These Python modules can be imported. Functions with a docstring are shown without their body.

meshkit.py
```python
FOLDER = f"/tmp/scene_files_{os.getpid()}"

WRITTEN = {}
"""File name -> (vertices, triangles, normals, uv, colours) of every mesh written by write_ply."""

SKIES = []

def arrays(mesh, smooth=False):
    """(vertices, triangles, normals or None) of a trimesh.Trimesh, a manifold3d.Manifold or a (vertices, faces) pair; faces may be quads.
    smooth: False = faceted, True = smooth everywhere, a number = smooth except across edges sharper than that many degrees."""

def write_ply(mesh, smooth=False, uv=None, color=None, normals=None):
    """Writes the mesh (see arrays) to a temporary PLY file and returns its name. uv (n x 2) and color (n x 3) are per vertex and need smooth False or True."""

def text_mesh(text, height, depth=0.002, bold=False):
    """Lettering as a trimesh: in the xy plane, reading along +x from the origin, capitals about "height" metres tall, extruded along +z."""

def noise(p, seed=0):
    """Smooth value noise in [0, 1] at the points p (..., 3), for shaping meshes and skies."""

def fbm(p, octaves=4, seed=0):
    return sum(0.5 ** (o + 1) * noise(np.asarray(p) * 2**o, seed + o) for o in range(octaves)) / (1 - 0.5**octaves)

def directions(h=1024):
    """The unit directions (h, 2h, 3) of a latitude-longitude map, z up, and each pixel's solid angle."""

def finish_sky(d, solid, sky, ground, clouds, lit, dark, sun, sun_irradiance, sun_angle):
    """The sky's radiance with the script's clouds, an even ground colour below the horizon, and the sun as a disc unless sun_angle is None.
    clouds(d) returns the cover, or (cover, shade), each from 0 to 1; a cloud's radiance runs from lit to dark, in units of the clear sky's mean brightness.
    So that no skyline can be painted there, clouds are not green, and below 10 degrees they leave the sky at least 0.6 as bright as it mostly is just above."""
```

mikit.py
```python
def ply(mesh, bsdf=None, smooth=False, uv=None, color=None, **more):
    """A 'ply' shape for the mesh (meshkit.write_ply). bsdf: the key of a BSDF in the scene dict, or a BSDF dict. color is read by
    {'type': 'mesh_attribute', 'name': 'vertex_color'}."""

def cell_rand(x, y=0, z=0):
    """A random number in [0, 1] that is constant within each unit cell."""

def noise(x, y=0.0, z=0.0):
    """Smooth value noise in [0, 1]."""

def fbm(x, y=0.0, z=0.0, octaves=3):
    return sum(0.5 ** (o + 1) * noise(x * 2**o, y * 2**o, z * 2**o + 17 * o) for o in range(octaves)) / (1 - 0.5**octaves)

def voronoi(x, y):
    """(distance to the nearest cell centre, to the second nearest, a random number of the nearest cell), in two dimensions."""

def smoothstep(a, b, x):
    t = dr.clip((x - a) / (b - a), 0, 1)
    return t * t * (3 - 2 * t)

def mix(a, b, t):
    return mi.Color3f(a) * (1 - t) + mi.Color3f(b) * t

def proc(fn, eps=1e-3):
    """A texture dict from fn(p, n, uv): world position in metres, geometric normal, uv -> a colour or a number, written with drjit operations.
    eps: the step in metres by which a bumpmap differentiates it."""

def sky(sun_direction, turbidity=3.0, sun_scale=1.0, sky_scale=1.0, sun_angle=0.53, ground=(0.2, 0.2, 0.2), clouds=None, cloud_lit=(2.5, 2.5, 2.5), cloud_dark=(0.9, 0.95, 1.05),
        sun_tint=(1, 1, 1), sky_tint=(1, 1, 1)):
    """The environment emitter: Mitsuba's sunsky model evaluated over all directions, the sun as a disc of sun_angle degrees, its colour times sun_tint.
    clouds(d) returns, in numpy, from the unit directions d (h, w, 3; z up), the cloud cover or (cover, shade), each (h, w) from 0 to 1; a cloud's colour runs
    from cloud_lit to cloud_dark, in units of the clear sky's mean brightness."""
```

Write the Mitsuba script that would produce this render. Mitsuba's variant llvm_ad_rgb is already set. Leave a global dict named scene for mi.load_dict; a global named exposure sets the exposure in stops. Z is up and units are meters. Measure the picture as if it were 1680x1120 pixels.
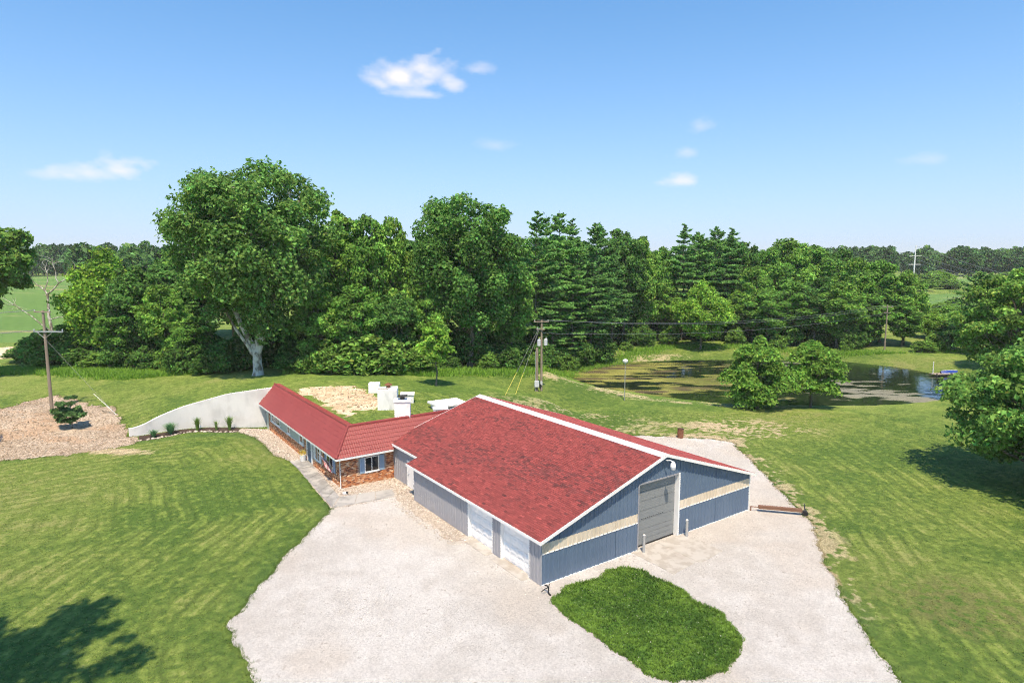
import math
import numpy as np, trimesh, shapely, drjit as dr, mitsuba as mi
import mikit, meshkit
from scipy.interpolate import RBFInterpolator
from scipy.spatial import Delaunay
from mikit import proc, noise, fbm, voronoi, cell_rand, smoothstep, mix

T = mi.ScalarTransform4f
PI = math.pi
scene, labels = {}, {}

# ---------------------------------------------------------------- camera, sky, exposure
CAM_H, PITCH = 17.4, math.atan(130 / 1040)
scene["camera"] = {"type": "perspective", "fov": math.degrees(2 * math.atan(840 / 1040)), "fov_axis": "x", "near_clip": 0.1, "far_clip": 4000.0,
                   "to_world": T().look_at(origin=[0, 0, CAM_H], target=[0, math.cos(PITCH), CAM_H - math.sin(PITCH)], up=[0, 0, 1])}
# small fair-weather clouds: azimuth and elevation of the centre, half width, half height (degrees), density
PUFFS = [(-9.6, 15.2, 2.7, 1.15, 1.0), (-7.4, 15.6, 2.3, 1.4, 1.0), (-5.6, 14.9, 1.5, 1.0, .95), (-11.6, 14.7, 1.8, .7, .8), (-8.2, 14.0, 2.6, .5, .7), (-2.6, 16.0, 1.5, .6, .55),
         (-31.2, 6.8, 1.9, 1.0, 1.0), (-32.6, 6.5, 2.8, .7, .8), (-34.5, 6.2, 2.6, .6, .6), (16.0, 11.2, 1.1, .8, .40), (15.0, 9.2, 1.0, .6, .40), (14.4, 6.9, 1.5, .7, .7), (32.4, 7.5, 1.9, .5, .35), (-1.4, 10.0, 1.7, .7, .25),
         (60, 14, 5, 1.6, .8), (-70, 12, 6, 1.8, .8), (120, 16, 6, 2, .8), (-130, 18, 7, 2, .8), (170, 14, 6, 1.6, .8)]


def clouds(d):
    az, el = np.degrees(np.arctan2(d[..., 0], d[..., 1])), np.degrees(np.arcsin(np.clip(d[..., 2], -1, 1)))
    cover = np.zeros(az.shape)
    edge = meshkit.fbm(d * [38, 38, 60], 6, 3) - 0.5
    for a, e, w, h, k in PUFFS:
        q = np.hypot((az - a) / w, np.where(el > e, (el - e) / h, (el - e) / (h * .7)))
        cover = np.maximum(cover, k * np.clip((1.1 - q + 2.1 * edge) / 1.15, 0, 1))
    haze = 0.85 * np.exp(-np.clip(el, 0, 90) / 8.0)
    total = 1 - (1 - cover) * (1 - haze)
    return total, haze * (1 - cover) / np.maximum(total, 1e-6)   # the shade marks the pale air low over the horizon


SUN = (0.016, -0.548, 1.0)
scene["sky"] = mikit.sky(SUN, turbidity=3.0, sun_scale=1.22, clouds=clouds, cloud_lit=(2.25, 2.18, 2.28), cloud_dark=(1.74, 1.74, 1.95), sky_scale=1.30, sky_tint=(0.74, 1.13, 1.27))
exposure = 1.72


# ---------------------------------------------------------------- helpers
def numbered(name):
    if name not in scene and name not in labels:
        return name
    i = 1
    while f"{name}_{i:03d}" in scene or f"{name}_{i:03d}" in labels:
        i += 1
    return f"{name}_{i:03d}"


def thing(name, label, category, group=None):
    key = numbered(name)
    labels[key] = {"label": label, "category": category}
    if group:
        labels[key]["group"] = group
    return key


class M:
    """collects vertices and triangles"""

    def __init__(self):
        self.v, self.f, self.n = [], [], 0

    def add(self, v, f):
        v, f = np.asarray(v, float), np.asarray(f, int)
        if f.shape[1] == 4:
            f = np.vstack([f[:, [0, 1, 2]], f[:, [0, 2, 3]]])
        self.v.append(v)
        self.f.append(f + self.n)
        self.n += len(v)
        return self

    def hexa(self, bottom, top):
        """a solid with four corners below and four above, counter-clockwise from above"""
        return self.add(np.vstack([bottom, top]), [[3, 2, 1, 0], [4, 5, 6, 7], [0, 1, 5, 4], [1, 2, 6, 5], [2, 3, 7, 6], [3, 0, 4, 7]])

    def box(self, x0, x1, y0, y1, z0, z1):
        q = np.array([[x0, y0], [x1, y0], [x1, y1], [x0, y1]], float)
        return self.hexa(np.column_stack([q, [z0] * 4]), np.column_stack([q, [z1] * 4]))

    def bev(self, x0, x1, y0, y1, z0, z1, b=0.01):
        """a box with its top edges chamfered"""
        q = np.array([[x0, y0], [x1, y0], [x1, y1], [x0, y1]], float)
        p = np.array([[x0 + b, y0 + b], [x1 - b, y0 + b], [x1 - b, y1 - b], [x0 + b, y1 - b]], float)
        v = np.vstack([np.column_stack([q, [z0] * 4]), np.column_stack([q, [z1 - b] * 4]), np.column_stack([p, [z1] * 4])])
        f = [[3, 2, 1, 0], [8, 9, 10, 11]] + [[i, (i + 1) % 4, 4 + (i + 1) % 4, 4 + i] for i in range(4)] + [[4 + i, 4 + (i + 1) % 4, 8 + (i + 1) % 4, 8 + i] for i in range(4)]
        return self.add(v, f)

    def tube(self, pts, radii, n=8, caps=True):
        p = np.asarray(pts, float)
        r = np.broadcast_to(np.asarray(radii, float), (len(p),))
        t = np.gradient(p, axis=0)
        t /= np.linalg.norm(t, axis=1, keepdims=True) + 1e-12
        ref = np.array([0, 0, 1.0]) if abs(t[:, 2]).mean() < 0.8 else np.array([1.0, 0, 0])
        a = np.cross(t, ref)
        a /= np.linalg.norm(a, axis=1, keepdims=True) + 1e-12
        b = np.cross(t, a)
        w = np.arange(n) * 2 * PI / n
        v = (p[:, None] + r[:, None, None] * (np.cos(w)[None, :, None] * a[:, None] + np.sin(w)[None, :, None] * b[:, None])).reshape(-1, 3)
        f = [[k * n + i, k * n + (i + 1) % n, (k + 1) * n + (i + 1) % n, (k + 1) * n + i] for k in range(len(p) - 1) for i in range(n)]
        self.add(v, np.array(f)[:, ::-1])
        if caps:
            m = len(p) - 1
            self.add(np.vstack([v[:n], p[:1]]), [[i, (i + 1) % n, n] for i in range(n)])
            self.add(np.vstack([v[m * n:], p[-1:]]), [[(i + 1) % n, i, n] for i in range(n)])
        return self

    def mesh(self, mat=None):
        v, f = np.vstack(self.v), np.vstack(self.f)
        if mat is not None:
            v = v @ mat[:3, :3].T + mat[:3, 3]
        return v, f


def place(x, y, z, deg=0.0, s=1.0):
    c, n = math.cos(math.radians(deg)), math.sin(math.radians(deg))
    return np.array([[c * s, -n * s, 0, x], [n * s, c * s, 0, y], [0, 0, s, z], [0, 0, 0, 1.0]])


def put(key, mesh, bsdf, smooth=False, color=None, mat=None, kind=None):
    if isinstance(mesh, M):
        mesh = mesh.mesh(mat)
    scene[key] = mikit.ply(mesh, bsdf, smooth, color=color)
    if kind:
        labels.setdefault(key, {})["kind"] = kind
    return key


def part(owner, name, mesh, bsdf, smooth=False, color=None, mat=None, kind=None):
    return put(numbered(f"{owner}__{name}"), mesh, bsdf, smooth, color, mat, kind)


def rgb(r, g, b):
    return {"type": "rgb", "value": [r, g, b]}


def mat(name, color, rough=0.6, **kw):
    scene[name] = {"type": "twosided", "bsdf": {"type": "principled", "base_color": color if isinstance(color, dict) else rgb(*color), "roughness": rough, **kw}}
    return name

# ---------------------------------------------------------------- terrain
A0 = np.array([1.554, 32.468]); ROT = 0.6121
UX = np.array([math.cos(ROT), math.sin(ROT)]); VX = np.array([-math.sin(ROT), math.cos(ROT)])


def B(u, v, z=0.0):
    """barn frame (u along the gable, v along the eaves) to the world"""
    p = A0 + u * UX + v * VX
    return np.array([p[0], p[1], z])


WALL = np.array([[-38.1, 61.42], [-37.27, 61.97], [-35.91, 63.35], [-34.24, 64.78], [-32.29, 65.64], [-30.16, 65.89], [-28.0, 65.77], [-26.3, 65.95], [-24.9, 66.75]])
WALL_TOP = np.array([1.0, 1.1, 1.91, 2.53, 3.01, 3.6, 3.93, 4.15, 4.2])
STEP = np.vstack([[[-160, 78], [-60, 72], [-44, 64.5]], WALL, [B(-2.0, 22.3)[:2], B(9, 22.3)[:2], B(9.4, 20.6)[:2], B(18.3, 20.6)[:2], B(30, 24)[:2], B(120, 30)[:2]]])
SOFT = np.array([6, 5, 2.5] + [0.02] * 9 + [0.02] * 3 + [0.6, 6, 10])
WATER = -0.9
POND_XY = np.array([(8.5, 102.8), (12.8, 109.1), (17.6, 112.8), (23.8, 116.3), (29.8, 117.8), (35.7, 118.5), (41.5, 118.5), (51.9, 118.5), (61.5, 117.0), (66.2, 112.4), (69.2, 108.2), (70.2, 102.8), (71.7, 100.0), (70.8, 95.3), (67.9, 90.6), (64.0, 87.2),
                    (60.6, 84.8), (55.6, 82.1), (50.4, 80.3), (43.8, 79.6), (38.3, 79.6), (32.2, 80.0), (27.0, 81.0), (23.6, 83.1), (20.1, 85.6), (16.5, 88.7), (12.9, 91.1), (10.7, 95.6), (9.2, 99.4)])
BACK_PTS = [(-44, 64.5, .6), (-38.1, 61.4, .75), (-35.9, 63.4, 1.75), (-34.2, 64.8, 2.35), (-32.3, 65.6, 2.85), (-30.2, 65.9, 3.4), (-28, 65.8, 3.75), (-25.8, 65.2, 3.95),
            (*B(-2, 42.4)[:2], 4.15), (*B(-2, 33)[:2], 4.2), (*B(-2, 22)[:2], 4.2), (*B(4, 22)[:2], 4.2), (*B(9, 22.3)[:2], 3.3), (*B(13, 21)[:2], 1.6), (*B(18.6, 21)[:2], .1), (*B(26, 21)[:2], 0), (*B(26, 30)[:2], 0),
            (-24, 74, 4.0), (-12, 66, 4.1), (-4, 68, 3.2), (4, 70, 2.2), (12, 68, .9), (20, 64, 0.1), (-40, 74, 2.8), (-30, 86, 3.6), (-15, 86, 3.4), (0, 84, 2.2), (10, 84, 0.8),
            (-60, 76, 1.6), (-80, 82, 1.2), (-120, 84, 1), (-50, 95, 2.8), (-25, 104, 3.2), (0, 104, 2.0), (14, 100, 0), (20, 84, -.2), (40, 70, -.1), (70, 70, 0), (20, 125, .3), (50, 135, .4), (80, 130, .4), (110, 120, .4),
            (-100, 130, 1.2), (-50, 140, 2.5), (0, 150, 2), (60, 160, 1.5), (120, 160, 1), (40, 50, 0), (60, 40, 0), (100, 80, 0), (-200, 150, 1.5), (-60, 220, 2), (60, 220, 2), (200, 150, 1)]
FRONT_PTS = [(-44, 64.5, .6), (-38.1, 61.4, .2), (-41, 59.5, .15), (-60, 72, 1.4), (-50, 61, .7), (-50, 55, .1), (-60, 60, .6), (-60, 54, .1), (-80, 70, 1.2), (-80, 56, .1), (-120, 78, 1), (-34, 62, .02), (-28, 64, 0), (-25, 64, 0), (-30, 58, 0), (-20, 55, 0), (-40, 50, 0), (-20, 40, 0), (-60, 40, 0), (0, 30, 0),
             (-30, 30, 0), (10, 40, 0), (*B(10, 10)[:2], 0), (*B(0, 21)[:2], 0), (*B(10, 21)[:2], 0), (*B(18.6, 21)[:2], 0.05), (*B(25, 22)[:2], 0), (40, 50, 0), (60, 40, 0), (30, 30, 0), (0, 10, 0), (-60, 10, 0), (60, 10, 0), (100, 60, 0), (100, 10, 0), (-120, 30, 0), (-100, 50, 0)]


def _rbf(pts, smooth):
    a = np.array(pts, float)
    return RBFInterpolator(a[:, :2], a[:, 2], kernel="thin_plate_spline", smoothing=smooth)


_back, _front = _rbf(BACK_PTS, 4.0), _rbf(FRONT_PTS, 2.0)


def smooth01(a, b, x):
    t = np.clip((x - a) / (b - a), 0, 1)
    return t * t * (3 - 2 * t)


def step_side(xy):
    """distance to the retaining line, positive behind it, and how soft the step is there"""
    best, side, soft = np.full(len(xy), 1e9), np.zeros(len(xy)), np.zeros(len(xy))
    cand = np.full(len(xy), -1.0)
    for i in range(len(STEP) - 1):
        a, d = STEP[i], STEP[i + 1] - STEP[i]
        L2 = d @ d
        t = np.clip(((xy - a) @ d) / L2, 0, 1)
        q = a + t[:, None] * d
        r = xy - q
        dist = np.hypot(*r.T)
        s = np.sign(d[0] * (xy - a)[:, 1] - d[1] * (xy - a)[:, 0])
        perp = np.abs(d[0] * (xy - a)[:, 1] - d[1] * (xy - a)[:, 0]) / math.sqrt(L2)
        better = (dist < best - 1e-9) | ((np.abs(dist - best) <= 1e-9) & (perp > cand))
        best, side, cand = np.where(better, dist, best), np.where(better, s, side), np.where(better, perp, cand)
        soft = np.where(better, SOFT[i] * (1 - t) + SOFT[i + 1] * t, soft)
    return best * side, soft


def height(xy):
    xy = np.atleast_2d(np.asarray(xy, float))
    r = np.hypot(xy[:, 0], xy[:, 1])
    sd, soft = step_side(xy)
    m = smooth01(-1, 1, sd / soft)
    far = smooth01(150, 240, r)
    zb = np.clip(_back(xy), -0.3, 4.3) * (1 - far) + far * 1.5
    zf = np.clip(_front(xy), 0, 2.0) * (1 - far) + far * 1.5
    zf = zf * smooth01(.03, .12, zf)
    z = zf + (zb - zf) * m
    z = z + 6.5 * smooth01(170, 480, r) + 0.35 * (meshkit.fbm(np.column_stack([xy / 40, xy[:, 0] * 0]), 3, 5) - 0.5) * smooth01(60, 140, r)
    ring = shapely.Polygon(POND_XY)
    d = shapely.distance(ring.exterior, shapely.points(xy)) * np.where(shapely.contains_xy(ring, xy[:, 0], xy[:, 1]), -1, 1)
    return np.where(d >= 0, WATER + (z - WATER) * np.clip(d / 7, 0, 1) ** 0.75, WATER - 0.9 * smooth01(0, 5, -d))


# ---------------------------------------------------------------- materials
VC = {"type": "mesh_attribute", "name": "vertex_color"}
DRIVE_L = [(-14.5, 18), (-10.72, 24.46), (-12.87, 27.47), (-13.82, 29.51), (-13.69, 32.83), (-13.05, 40.57), (-12.84, 43.43), (-19.36, 54.03), (-25.57, 61.64), (-29.5, 63.3), (-35.4, 60.9), (-45, 54)]
DRIVE_R = [(16.2, 18), (16.3, 26), (17.9, 33.3), (20, 40.2), (20.6, 47.5), (21.3, 55.7), (21.4, 60.1), (16.9, 61.8)]


def polydist(x, y, pts):
    best = mi.Float(1e6)
    for (ax, ay), (bx, by) in zip(pts[:-1], pts[1:]):
        dx, dy = bx - ax, by - ay
        t = dr.clip(((x - ax) * dx + (y - ay) * dy) / (dx * dx + dy * dy), 0, 1)
        best = dr.minimum(best, dr.square(x - ax - t * dx) + dr.square(y - ay - t * dy))
    return dr.sqrt(best)


def lawn_color(p, n, uv):
    x, y = p.x, p.y
    big, mid = fbm(x * .09, y * .09, 2.0), fbm(x * .42, y * .42, 7.0, 4)
    fine, grain = fbm(x * 3.1, y * 3.1, 4.0, 2), noise(x * 15, y * 15)
    dl, dg = polydist(x, y, DRIVE_L), polydist(x, y, DRIVE_R)
    left = smoothstep(2, -2, x)
    edge = dr.minimum(dl, dg)
    wob = 1.2 * fbm(x * .2, y * .2, 3.0, 2)
    ring = (dr.sin((edge + .6 * wob) * 2 * PI / 1.15) + .6 * dr.sin((edge + .6 * wob) * 2 * PI / .47)) * smoothstep(24, 10, edge) * smoothstep(.5, 1.5, edge)
    rows = dr.sin((x * .92 + y * .25 + wob) * 2 * PI / 1.8) * smoothstep(9, 19, edge) * smoothstep(75, 45, y)
    rows2 = dr.sin((x * .55 - y * .8 + 2 * wob) * 2 * PI / 2.1) * smoothstep(9, 19, edge) * smoothstep(-5, 12, x)
    stripe = (ring + rows * left + .35 * rows2) * (1.5 * smoothstep(.3, .75, .6 * mid + .4 * fine)) * .62 * smoothstep(78, 62, y)
    dryness = .46 * big + .34 * mid + .30 * fine + .075 * stripe
    col = mix((.060, .112, .012), (.124, .170, .027), smoothstep(.36, .66, dryness))
    col = mix(col, (.20, .19, .07), .50 * smoothstep(.66, .84, dryness + .1 * grain))
    lush = smoothstep(1.6, .2, edge) * smoothstep(.3, .6, mid)
    col = mix(col, (.050, .105, .016), .6 * lush)
    # bare soil beside the drive on the right, along the old kerb line on the left, and behind the shed
    soil_at = .8 * smoothstep(2.4, .5, dg) * smoothstep(26, 34, y) + smoothstep(1.6, .3, dr.abs(y - 56.4 + .16 * (x + 30) * 0.6)) * smoothstep(-30, -36, x)
    soil_at += smoothstep(6.5, 1.5, dr.sqrt(dr.square((x - 24) / 1.5) + dr.square(y - 65.3)))
    soil_at += .55 * smoothstep(9, 3, dr.sqrt(dr.square((x - 8) * .6) + dr.square(y - 66))) + .8 * smoothstep(4, 1, dr.abs(dr.sqrt(dr.square(x - 40) / 3.2 + dr.square(y - 99)) - 21.5)) * smoothstep(70, 78, y) * smoothstep(44, 26, x)
    soil = smoothstep(.52, .66, .55 * mid + .45 * fine + .25 * soil_at - .11) * dr.clip(soil_at, 0, 1)
    col = mix(col, mix((.34, .25, .15), (.46, .38, .26), grain), .85 * soil)
    worn = smoothstep(4.2, 1.0, dr.sqrt(dr.square((x - 23.5) * .8) + dr.square(y - 30.0)) + 6 * (mid - .5))
    col = mix(col, (.115, .092, .040), .5 * worn * smoothstep(.3, .6, fine))
    return col * (.62 + .34 * fine + .44 * grain + .19 * stripe)


def island_color(p, n, uv):
    x, y = p.x, p.y
    a, b, c = fbm(x * .55, y * .55, 1.0), fbm(x * 2.6, y * 2.6, 5.0), noise(x * 13, y * 13)
    return mix((.050, .122, .011), (.112, .205, .023), smoothstep(.35, .65, .5 * a + .35 * b + .15 * c)) * (.55 + .5 * c + .4 * a)


def gravel_color(p, n, uv):
    x, y = p.x, p.y
    a, b = fbm(x * .16, y * .16, 3.0, 4), fbm(x * 1.3, y * 1.3, 1.0, 3)
    g, g2 = noise(x * 17, y * 17), noise(x * 41, y * 41)
    col = mix((.40, .375, .345), (.485, .465, .44), smoothstep(.3, .7, .55 * a + .45 * b))
    col = mix(col, (.40, .345, .285), .40 * smoothstep(.55, .78, fbm(x * .23, y * .23, 9.0, 3) + .12 * b))
    dark = smoothstep(.80, .93, noise(x * 7.3, y * 7.3, 3.0)) * smoothstep(.45, .7, b)
    col = mix(col, (.24, .20, .16), .55 * dark)
    return col * (.74 + .27 * g + .25 * g2)


def pea_color(p, n, uv):
    x, y = p.x, p.y
    c = voronoi(x * 9, y * 9)
    col = mix((.36, .29, .22), (.60, .545, .48), c[2])
    return mix(col, (.22, .16, .11), smoothstep(.0, .10, .16 - (c[1] - c[0])) * .8) * (.8 + .3 * fbm(x * .5, y * .5))


def mulch_color(p, n, uv):
    x, y = p.x, p.y
    a, b, g = fbm(x * .35, y * .35, 2.0, 4), noise(x * 8, y * 22 + 3 * noise(x * 2, y * 2)), noise(x * 21, y * 9)
    col = mix((.23, .17, .115), (.43, .35, .27), smoothstep(.25, .75, .45 * a + .3 * b + .25 * g))
    col = mix(col, (.36, .23, .14), .6 * smoothstep(.55, .75, fbm(x * .18, y * .3, 8.0)))
    return col * (.6 + .45 * b + .35 * g)


def dirt_color(p, n, uv):
    x, y = p.x, p.y
    a, b, g = fbm(x * .3, y * .3, 6.0, 4), fbm(x * 1.7, y * 1.7, 3.0), noise(x * 11, y * 11)
    col = mix((.42, .31, .19), (.62, .50, .35), smoothstep(.3, .7, .6 * a + .4 * b))
    col = mix(col, (.10, .13, .03), smoothstep(.64, .74, .5 * b + .5 * fbm(x * .6, y * .6, 1.0)))
    return col * (.78 + .35 * g)


def field_color(p, n, uv):
    x, y = p.x, p.y
    rows = .5 + .5 * dr.sin((x * .8 + y * .6) * 2 * PI / 3.0)
    a, b = fbm(x * .02, y * .02, 1.0, 4), noise(x * .8, y * .8)
    col = mix((.055, .120, .022), (.095, .165, .035), .6 * a + .25 * b + .15 * rows)
    return mix(col, (.22, .19, .09), .7 * smoothstep(.66, .76, fbm(x * .035, y * .1, 4.0, 4)))


def bark_color(p, n, uv):
    g = fbm(p.x * 9, p.y * 9, p.z * 1.6, 3)
    return mix((.075, .058, .042), (.21, .18, .14), g)


def pale_bark_color(p, n, uv):
    g = fbm(p.x * 3, p.y * 3, p.z * 1.3, 3)
    return mix((.22, .19, .15), (.62, .60, .54), smoothstep(.35, .62, g))


def pole_color(p, n, uv):
    g = fbm(p.x * 30, p.y * 30, p.z * .9, 3)
    return mix((.16, .12, .09), (.36, .30, .24), g)


def concrete_color(p, n, uv):
    a, b, g = fbm(p.x * .45, p.y * .45, p.z * .6, 4), fbm(p.x * 2, p.y * 2, p.z * .7, 3), noise(p.x * 30, p.y * 30, p.z * 30)
    return mix((.56, .55, .535), (.70, .69, .68), smoothstep(.28, .62, .6 * a + .4 * b)) * (.93 + .1 * g)


def slab_color(p, n, uv):
    a, b, g = fbm(p.x * .6, p.y * .6, 2.0, 4), fbm(p.x * 2.4, p.y * 2.4, 5.0, 3), noise(p.x * 35, p.y * 35)
    return mix((.25, .24, .225), (.42, .40, .37), smoothstep(.32, .62, .6 * a + .4 * b)) * (.9 + .16 * g)


def apron_color(p, n, uv):
    a, b = fbm(p.x * .7, p.y * .7, 2.0, 4), fbm(p.x * 3, p.y * 3, 5.0, 3)
    col = mix((.37, .335, .29), (.45, .42, .38), smoothstep(.3, .65, b))
    return mix(col, (.29, .24, .19), .55 * smoothstep(.5, .8, a))


def white_render_color(p, n, uv):
    a, b = fbm(p.x * 1.2, p.y * 1.2, p.z * .7, 4), noise(p.x * 9, p.y * 9, p.z * 3)
    return mix((.60, .60, .60), (.82, .82, .81), smoothstep(.25, .55, a)) * (.95 + .06 * b)


def siding_grey_color(p, n, uv):
    a, b = fbm(p.x * 1.3, p.y * 1.3, p.z * .25, 3), fbm(p.x * .4, p.y * .4, p.z * 2.2, 3)
    return mix((.26, .265, .295), (.36, .36, .385), .6 * a + .4 * b)


def siding_blue_color(p, n, uv):
    a, b = fbm(p.x * 1.3, p.y * 1.3, p.z * .25, 3), fbm(p.x * .4, p.y * .4, p.z * 2.2, 3)
    return mix((.085, .130, .200), (.125, .178, .258), .6 * a + .4 * b)


def siding_cream_color(p, n, uv):
    a = fbm(p.x * 2.3, p.y * 2.3, p.z * .4, 3)
    return mix((.52, .44, .33), (.70, .62, .50), a)


def tile_color(p, n, uv):
    a, b = fbm(p.x * .7, p.y * .7, p.z * 1.5, 4), noise(p.x * 6, p.y * 6, p.z * 6)
    return mix((.235, .045, .041), (.315, .068, .060), .65 * a + .35 * b)


def water_weed(p, n, uv):
    x, y = p.x, p.y
    warp = 3.5 * fbm(x * .07, y * .07, 2.0, 2)
    a = fbm(x * .055 + warp * .12, y * .17, 5.0, 5)
    b = fbm(x * .30, y * .85, 8.0, 5)
    left = smoothstep(34, 20, x + .3 * (y - 95))
    front = smoothstep(94, 86, y) * (1 - left)
    bias = .030 * left + .055 * smoothstep(107, 113, y) * smoothstep(56, 44, x) + (1 - left) * (-.085) + .030 * front - .03 * smoothstep(50, 62, x)
    return smoothstep(.505, .56, .54 * a + .46 * b + bias)


def weed_color(p, n, uv):
    x, y = p.x, p.y
    a, b = fbm(x * .2, y * .5, 3.0, 4), noise(x * 5, y * 9)
    col = mix((.115, .125, .022), (.205, .200, .045), smoothstep(.3, .65, a))
    col = mix(col, (.075, .058, .026), smoothstep(.52, .66, fbm(x * .16, y * .6, 9.0, 3)) * smoothstep(40, 25, x))
    return mix(col, (.185, .18, .155), .8 * smoothstep(34, 48, x)) * (.75 + .4 * b)


def ripple(p, n, uv):
    return fbm(p.x * 1.1, p.y * 2.0, 1.0, 3)


def rust_color(p, n, uv):
    return mix((.11, .045, .025), (.30, .12, .06), fbm(p.x * 3, p.y * 3, p.z * 3, 3))


def beam_color(p, n, uv):
    return mix((.13, .062, .036), (.25, .135, .085), fbm(p.x * 2, p.y * 14, p.z * 14, 3))


def flag_color(p, n, uv):
    u, v = uv.x, uv.y
    stripe = dr.select((mi.Int32(dr.floor(v * 13)) % 2) == 0, 1.0, 0.0)
    col = mix((.72, .70, .70), (.45, .025, .045), stripe)
    canton = (u < .4) & (v > 6 / 13)
    cu, cv = u / .4 * 6, (v - 6 / 13) / (7 / 13) * 5
    star = dr.square(cu - dr.floor(cu) - .5) + dr.square(cv - dr.floor(cv) - .5) < .05
    col = dr.select(canton, mi.Color3f(.03, .04, .16), col)
    return dr.select(canton & star, mi.Color3f(.75, .75, .78), col)


for _n, _f, _r in (("turf", lawn_color, .9), ("island_grass", island_color, .9), ("gravel", gravel_color, .95), ("pea", pea_color, .9), ("mulch", mulch_color, .95), ("dirt", dirt_color, .95), ("crop", field_color, .95),
                   ("bark", bark_color, .9), ("pale_bark", pale_bark_color, .8), ("pole_wood", pole_color, .85), ("concrete", concrete_color, .9), ("slab", slab_color, .9), ("apron", apron_color, .9), ("white_render", white_render_color, .85),
                   ("tile", tile_color, .45), ("weed", weed_color, .9), ("rust", rust_color, .8), ("beam", beam_color, .8), ("flag_cloth", flag_color, .8)):
    mat(_n, proc(_f), _r)
for _n, _f in (("siding_grey", siding_grey_color), ("siding_blue", siding_blue_color), ("siding_cream", siding_cream_color)):
    mat(_n, proc(_f), .42, specular=.4)
scene["tall_blade"] = {"type": "principledthin", "base_color": rgb(.24, .43, .065), "roughness": .6, "diff_trans": .8, "spec_trans": 0.0, "eta": 1.33}
mat("brick_vc", VC, .85)
mat("shingle_vc", VC, .85)
mat("stone_vc", VC, .9)
mat("white_paint", (.78, .78, .77), .45)
mat("offwhite_door", (.80, .80, .80), .45)
mat("door_grey", (.205, .22, .225), .5)
mat("seal_black", (.015, .015, .016), .7)
mat("black_metal", (.02, .02, .022), .45)
mat("grey_metal", (.38, .39, .40), .4, metallic=.5)
mat("galvanised", (.50, .51, .52), .45, metallic=.6)
mat("ridge_metal", (.66, .63, .65), .45)
mat("mortar", (.34, .29, .25), .95)
mat("sage_siding", (.36, .42, .37), .6)
mat("shutter_blue", (.30, .42, .56), .5)
mat("door_blue", (.055, .11, .18), .45)
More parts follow.
